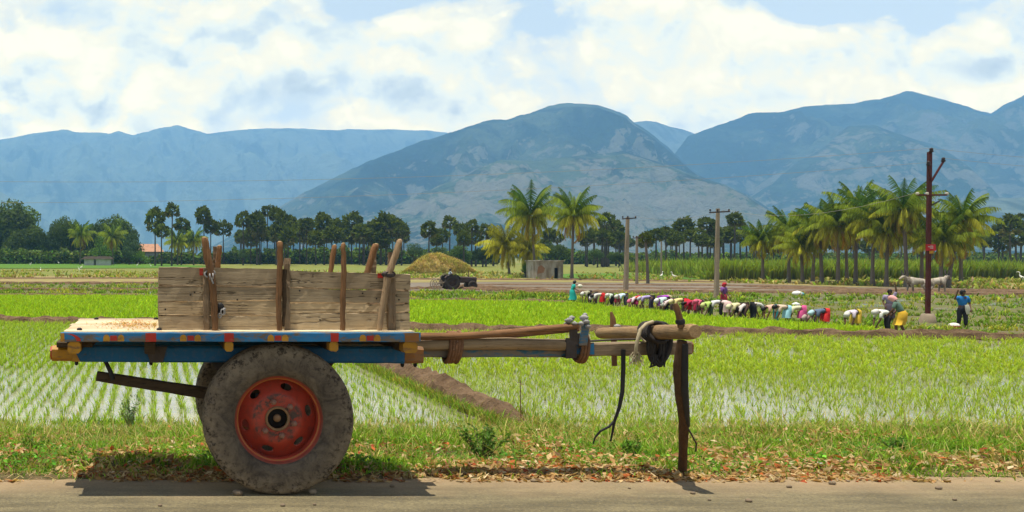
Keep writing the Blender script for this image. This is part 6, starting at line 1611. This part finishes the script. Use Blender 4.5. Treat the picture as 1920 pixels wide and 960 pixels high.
W(1148, 575, 'bend_turn', 200, dict(shirt=(.62, .70, .56), trousers=BLK, headscarf=WHT), 'person bent planting in a pale greenish white shirt and black trousers')
W(1158, 575, 'bend_low', 120, dict(shirt=(.66, .40, .42), skirt=(.30, .03, .05), hair=0), 'person bent planting in a pale pink shirt and dark crimson skirt')
W(1172, 577, 'bend', 190, dict(shirt=(.58, .72, .80), trousers=(.06, .07, .08), headscarf=WHT), 'person bent planting in a very pale blue shirt, legs wide apart')
W(1194, 580, 'bend_low', 165, dict(shirt=(.66, .52, .58), skirt=(.30, .02, .10), headscarf=PNK), 'person bent planting in a pinkish white shirt with a pink headcloth')
W(1204, 580, 'bend', 150, dict(shirt=(.62, .10, .03), skirt=(.50, .55, .10), hair=0), 'person bent planting in an orange red top and yellow green skirt')
W(1221, 583, 'bend', 170, dict(shirt=(.40, .32, .58), trousers=(.05, .04, .07), headscarf=(.55, .50, .60)), 'person bent planting in a lavender shirt and dark trousers')
W(1239, 585, 'bend_turn', 15, dict(shirt=(.40, .06, .52), skirt=(.18, .03, .24), headscarf=(.62, .50, .30)), 'person bent planting in a vivid purple blouse')
W(1250, 587, 'bend', 185, dict(shirt=(.52, .70, .66), trousers=BLK, headscarf=(.7, .66, .66)), 'person bent planting in a pale aqua shirt next to the purple blouse')
W(1262, 588, 'bend_low', 170, dict(shirt=(.72, .56, .56), trousers=(.10, .07, .07), headscarf=WHT), 'person bent planting in a whitish pink shirt and dark trousers')
W(1281, 590, 'bend', 180, dict(shirt=(.66, .56, .24), trousers=(.08, .06, .05), headscarf=(.66, .58, .3)), 'person bent planting in a pale yellow shirt above the yoke peg')
W(1291, 591, 'bend_low', 20, dict(shirt=(.62, .02, .04), skirt=(.58, .02, .03), hair=0), 'person bent planting all in bright scarlet')
W(1303, 592, 'bend', 165, dict(shirt=(.42, .02, .06), skirt=(.34, .02, .06), hair=0), 'person bent planting in a dark crimson sari')
W(1314, 593, 'bend_turn', 190, dict(shirt=(.68, .14, .22), skirt=(.10, .04, .05), headscarf=(.66, .12, .2)), 'person bent planting in a hot pink blouse with legs apart')
W(1332, 595, 'bend', 195, dict(shirt=(.42, .58, .14), trousers=(.05, .08, .04), headscarf=(.5, .55, .2)), 'person bent planting in a lime green shirt')
person(1357, 582, 'stand', -60, dict(shirt=(.22, .08, .30), skirt=(.36, .03, .05), headscarf=(.48, .03, .04)), 'woman standing upright in purple blouse and red headcloth beside the tallest grey pole', .98)
W(1351, 596, 'bend', 180, dict(shirt=(.62, .62, .62), trousers=BLK, hair=0), 'person bent planting in a white shirt and black trousers in front of the standing woman')
W(1364, 597, 'bend_turn', 60, dict(shirt=(.70, .52, .50), skirt=(.70, .50, .47), headscarf=(.7, .55, .5)), 'person bent over in a pale salmon sari in front of the standing woman')
W(1386, 600, 'bend', 185, dict(shirt=(.66, .60, .34), trousers=(.06, .05, .05), headscarf=(.66, .62, .4)), 'person bent planting in a creamy yellow shirt and dark trousers')
W(1397, 601, 'bend_low', 170, dict(shirt=(.64, .58, .54), trousers=(.10, .06, .05), hair=0), 'person bent planting in a beige shirt and brown trousers')
W(1411, 602, 'bend', 10, dict(shirt=WHT, trousers=BLK, hair=0), 'person bent planting in a white shirt facing right with black hair')
W(1453, 606, 'bend', 180, dict(shirt=(.64, .40, .30), trousers=(.03, .30, .34), hair=0), 'person bent planting in a peach shirt and teal trousers')
W(1475, 609, 'bend_turn', 170, dict(shirt=(.60, .46, .34), skirt=(.36, .68, .78), hair=0), 'person bent planting in a light sky blue long skirt')
W(1504, 610, 'bend', 175, dict(shirt=(.60, .58, .38), skirt=(.66, .10, .28), headscarf=WHT), 'person bent planting in a pale shirt and magenta skirt with white headcloth')
W(1531, 614, 'bend_low', 170, dict(shirt=(.42, .26, .24), trousers=(.04, .03, .03), headscarf=(.5, .4, .36)), 'person bent planting in a dusty brown pink shirt and black trousers')
W(1547, 616, 'bend', 190, dict(shirt=(.10, .14, .22), skirt=(.62, .03, .03), headscarf=(.42, .6, .66)), 'person bent planting in a dark blue blouse and red skirt')
W(1604, 620, 'bend', 182, dict(shirt=(.58, .50, .58), skirt=(.66, .46, .05), headscarf=WHT), 'worker bent alone in lilac white shirt with yellow cloth round the hips')
W(1663, 624, 'bend_turn', 200, dict(shirt=(.74, .74, .68), trousers=BLK, headscarf=WHT), 'worker bent in bright white shirt next to the yellow skirted woman')
person(1689, 632, 'stoop', 130, dict(shirt=(.10, .17, .13), skirt=(.66, .40, .03), headscarf=(.72, .36, .34)), 'woman stooping on the bund in green top, yellow skirt and pink headcloth', 1.0)
person(1668, 606, 'reach', -120, dict(shirt=(.32, .27, .40), skirt=(.12, .09, .12), hair=0), 'person in a grey lilac top with one arm raised high behind the white shirted worker', .95)
pb = person(1804, 616, 'wave', -100, dict(shirt=(.02, .17, .46), trousers=(.022, .022, .03), hair=0), 'man in bright blue shirt standing right of the red pole, hand raised', 1.0)
# white cloth slung at his hip
mb = MB(); g = ground_pt(1804, 616); mb.tube([(g.x + .02, g.y - .20, g.z + .98), (g.x + .04, g.y - .22, g.z + .80), (g.x + .07, g.y - .20, g.z + .60)], [.07, .09, .06], 9, 0, .15, random, flat=.6); o = mb.build('white_cloth', cloth((.62, .6, .5)), None); tag(o, 'pale folded cloth hanging at the hip of the man in the blue shirt', 'cloth')
mb = MB(); g = ground_pt(1789, 617); mb.lathe([(.001, .0), (.17, .0), (.20, .12), (.215, .13), (.20, .13), (.16, .10), (.001, .10)], (g.x, g.y, g.z), 'Z', 20, 0); t_ = empty('basin', g, 'red and white plastic basin on the ground left of the man in the blue shirt', 'basin'); mb.build('bowl', cloth((.60, .03, .03)), t_)
mb = MB(); mb.lathe([(.001, .10), (.19, .10), (.195, .15), (.15, .22), (.06, .25), (.001, .26)], (g.x, g.y, g.z), 'Z', 16); mb.build('white_cloth', cloth((.7, .66, .6)), t_)
mb = MB(); g = ground_pt(1080, 570); mb.ball((g.x + .22, g.y - .1, g.z + 1.15), (.16, .14, .12), 10, 7, 0, .12); tag(mb.build('cloth_bundle', cloth((.62, .60, .48)), None), 'pale bundle carried in front by the person in the turquoise dress', 'bundle')
for x, y, r, c, lab in ((1495, 555, .30, (.7, .7, .68), 'white sack with a blue patch lying in the mud field beyond the workers'), (1492, 574, .17, (.72, .72, .70), 'small white bundle lying among the weeds behind the workers')):
    g = ground_pt(x, y); mb = MB(); mb.ball((g.x, g.y, g.z + r * .6), (r * 1.3, r, r * .75), 12, 8, 0, .1); b = mb.build('sack', cloth(c), None); tag(b, lab, 'sack')
    if r > .2:
        mb = MB(); mb.ball((g.x + .28, g.y - .1, g.z + .14), (.18, .16, .17), 9, 6, 0, .1); mb.build('patch', cloth((.10, .42, .55)), b)
# two white draught bullocks
def bullock(px, py, yaw, label, sc=1.0):
    J = {'rump': ((-.62, 0, 1.10), (.24, .25)), 'loin': ((-.30, 0, 1.10), (.27, .27)), 'belly': ((.08, 0, 1.04), (.30, .31)), 'chest': ((.45, 0, 1.06), (.24, .30)), 'hump': ((.46, 0, 1.42), (.12, .12)), 'neck': ((.75, 0, 1.26), (.13, .18)), 'poll': ((.98, 0, 1.46), (.105, .12)), 'face': ((1.16, 0, 1.33), (.08, .09)), 'muzzle': ((1.31, 0, 1.18), (.065, .06)), 'dewlap': ((.70, 0, .92), (.03, .12)),
         'tail0': ((-.84, 0, 1.16), .045), 'tail1': ((-.95, 0, .85), .028), 'tail2': ((-.95, 0, .55), .035)}
    E = [('rump', 'loin'), ('loin', 'belly'), ('belly', 'chest'), ('chest', 'hump'), ('chest', 'neck'), ('neck', 'poll'), ('poll', 'face'), ('face', 'muzzle'), ('chest', 'dewlap'), ('rump', 'tail0'), ('tail0', 'tail1'), ('tail1', 'tail2')]
    for s, q in (('l', 1), ('r', -1)):
        d = .10 * q
        J.update({'hip' + s: ((-.60, .15 * q, .88), (.13, .17)), 'stifle' + s: ((-.46 + d, .16 * q, .68), .095), 'hock' + s: ((-.70 + d, .15 * q, .42), .055), 'hfet' + s: ((-.64 + d, .15 * q, .10), .045), 'hhoof' + s: ((-.60 + d, .15 * q, .02), .055),
                  'sho' + s: ((.45, .17 * q, .84), (.11, .15)), 'fknee' + s: ((.46 - d, .15 * q, .42), .058), 'ffet' + s: ((.45 - d, .15 * q, .10), .043), 'fhoof' + s: ((.48 - d, .15 * q, .02), .052), 'ear' + s: ((.96, .22 * q, 1.46), (.05, .025))})
        E += [('rump', 'hip' + s), ('hip' + s, 'stifle' + s), ('stifle' + s, 'hock' + s), ('hock' + s, 'hfet' + s), ('hfet' + s, 'hhoof' + s), ('chest', 'sho' + s), ('sho' + s, 'fknee' + s), ('fknee' + s, 'ffet' + s), ('ffet' + s, 'fhoof' + s), ('poll', 'ear' + s)]
    g = ground_pt(px, py); me = skin_mesh('bullock', J, E, 1); me.materials.append(M['hide'])
    o = bpy.data.objects.new('bullock', me); link(o); o.location = (g.x, g.y, g.z - .02); o.rotation_euler = (0, 0, math.radians(yaw)); o.scale = (sc,) * 3; tag(o, label, 'bullock')
    for q in (1, -1):
        mb = MB(); mb.tube([(.97, .07 * q, 1.54), (.95, .15 * q, 1.68), (.98, .20 * q, 1.85), (1.05, .20 * q, 1.98)], [.05, .045, .035, .012], 7); me2 = mb.mesh('horn', M['iron']); link(bpy.data.objects.new('horn', me2), o)
M['hide'] = stain('white_hide', (.48, .42, .34), (.16, .12, .09), .54, 2.2)
bullock(1718, 552, 178, 'white horned bullock facing left under the palm row, left of the red pole', 1.05)
bullock(1757, 552, 10, 'white horned bullock facing right under the palm row, right of the red pole', 1.05)
# tractor driver
P_ = dict(pelvis=(0, 0, .10), chest=(.05, 0, .42), neck=(.07, 0, .60), head=(.09, 0, .69), face=(1, 0, -.1), up=(0, 0, 1), L=[(.02, .09, .08), (.40, .14, .12), (.48, .14, -.26), (.05, .18, .52), (.22, .24, .30), (.50, .12, .36)], R=[(.02, -.09, .08), (.40, -.14, .12), (.48, -.14, -.26), (.05, -.18, .52), (.22, -.24, .30), (.50, -.12, .36)])
J, E = figure(P_); dm = skin_mesh('driver', J, E, 1); dm.materials.append(M['skin']); gw = garments(P_, .3)
g = ground_pt(858, 543); o = bpy.data.objects.new('person', dm); link(o); o.location = (g.x - .80, g.y, g.z + 1.2); tag(o, 'tractor driver seated in a pale blue shirt', 'person')
for k, c in (('shirt', (.50, .64, .74)), ('trousers', (.5, .46, .36)), ('hair', None)): q = gw[k]; q.materials.append(M['hair'] if c is None else cloth(c)); link(bpy.data.objects.new(k, q), o)
# egrets
def egret(px, py, label, sc=1.0, yaw=0):
    J = {'body': ((0, 0, .36), (.10, .11)), 'tail': ((-.24, 0, .34), (.04, .025)), 'breast': ((.12, 0, .42), (.085, .09)), 'n1': ((.20, 0, .56), .035), 'n2': ((.17, 0, .70), .026), 'head': ((.24, 0, .80), (.04, .04)), 'bill': ((.40, 0, .77), .010), 'll': ((0, .04, .20), .014), 'ff': ((.01, .04, 0), .012), 'rl': ((.02, -.04, .20), .014), 'rf': ((.05, -.04, 0), .012)}
    me = skin_mesh('egret', J, [('body', 'tail'), ('body', 'breast'), ('breast', 'n1'), ('n1', 'n2'), ('n2', 'head'), ('head', 'bill'), ('body', 'll'), ('ll', 'ff'), ('body', 'rl'), ('rl', 'rf')], 1); me.materials.append(M['egret'])
    g = ground_pt(px, py); o = bpy.data.objects.new('egret', me); link(o); o.location = (g.x, g.y, g.z + .1); o.scale = (sc,) * 3; o.rotation_euler = (0, 0, math.radians(yaw)); tag(o, label, 'bird', 'white egrets in the fields')
M['egret'] = plain('white_plumage', (.80, .78, .70), .8, .05)
for x, y, sc, yaw, lab in ((57, 499, 1.25, 0, 'white egret leftmost of all in the bright green far field'), (110, 496, 1.25, 180, 'white egret in the green field left of the white walled shed'), (152, 506, 1.25, 20, 'upper of two egrets close together below the left coconut palm'), (149, 510, 1.1, 160, 'lower of two egrets close together below the left coconut palm'), (76, 511, 1.1, 90, 'white egret low in the yellow grass at the far left'), (257, 501, 1.25, 0, 'white egret in the far field below the orange roofed house'), (283, 502, 1.1, 180, 'white egret nearest the left end of the cart box'), (1240, 524, 1.25, 30, 'left one of two egrets at the foot of the thin far pole'), (1264, 525, 1.25, 150, 'right one of two egrets right of the thin far pole'), (1918, 531, 1.6, 120, 'white egret at the far right edge before the sugar cane')):
    egret(x, y, lab, sc, yaw)
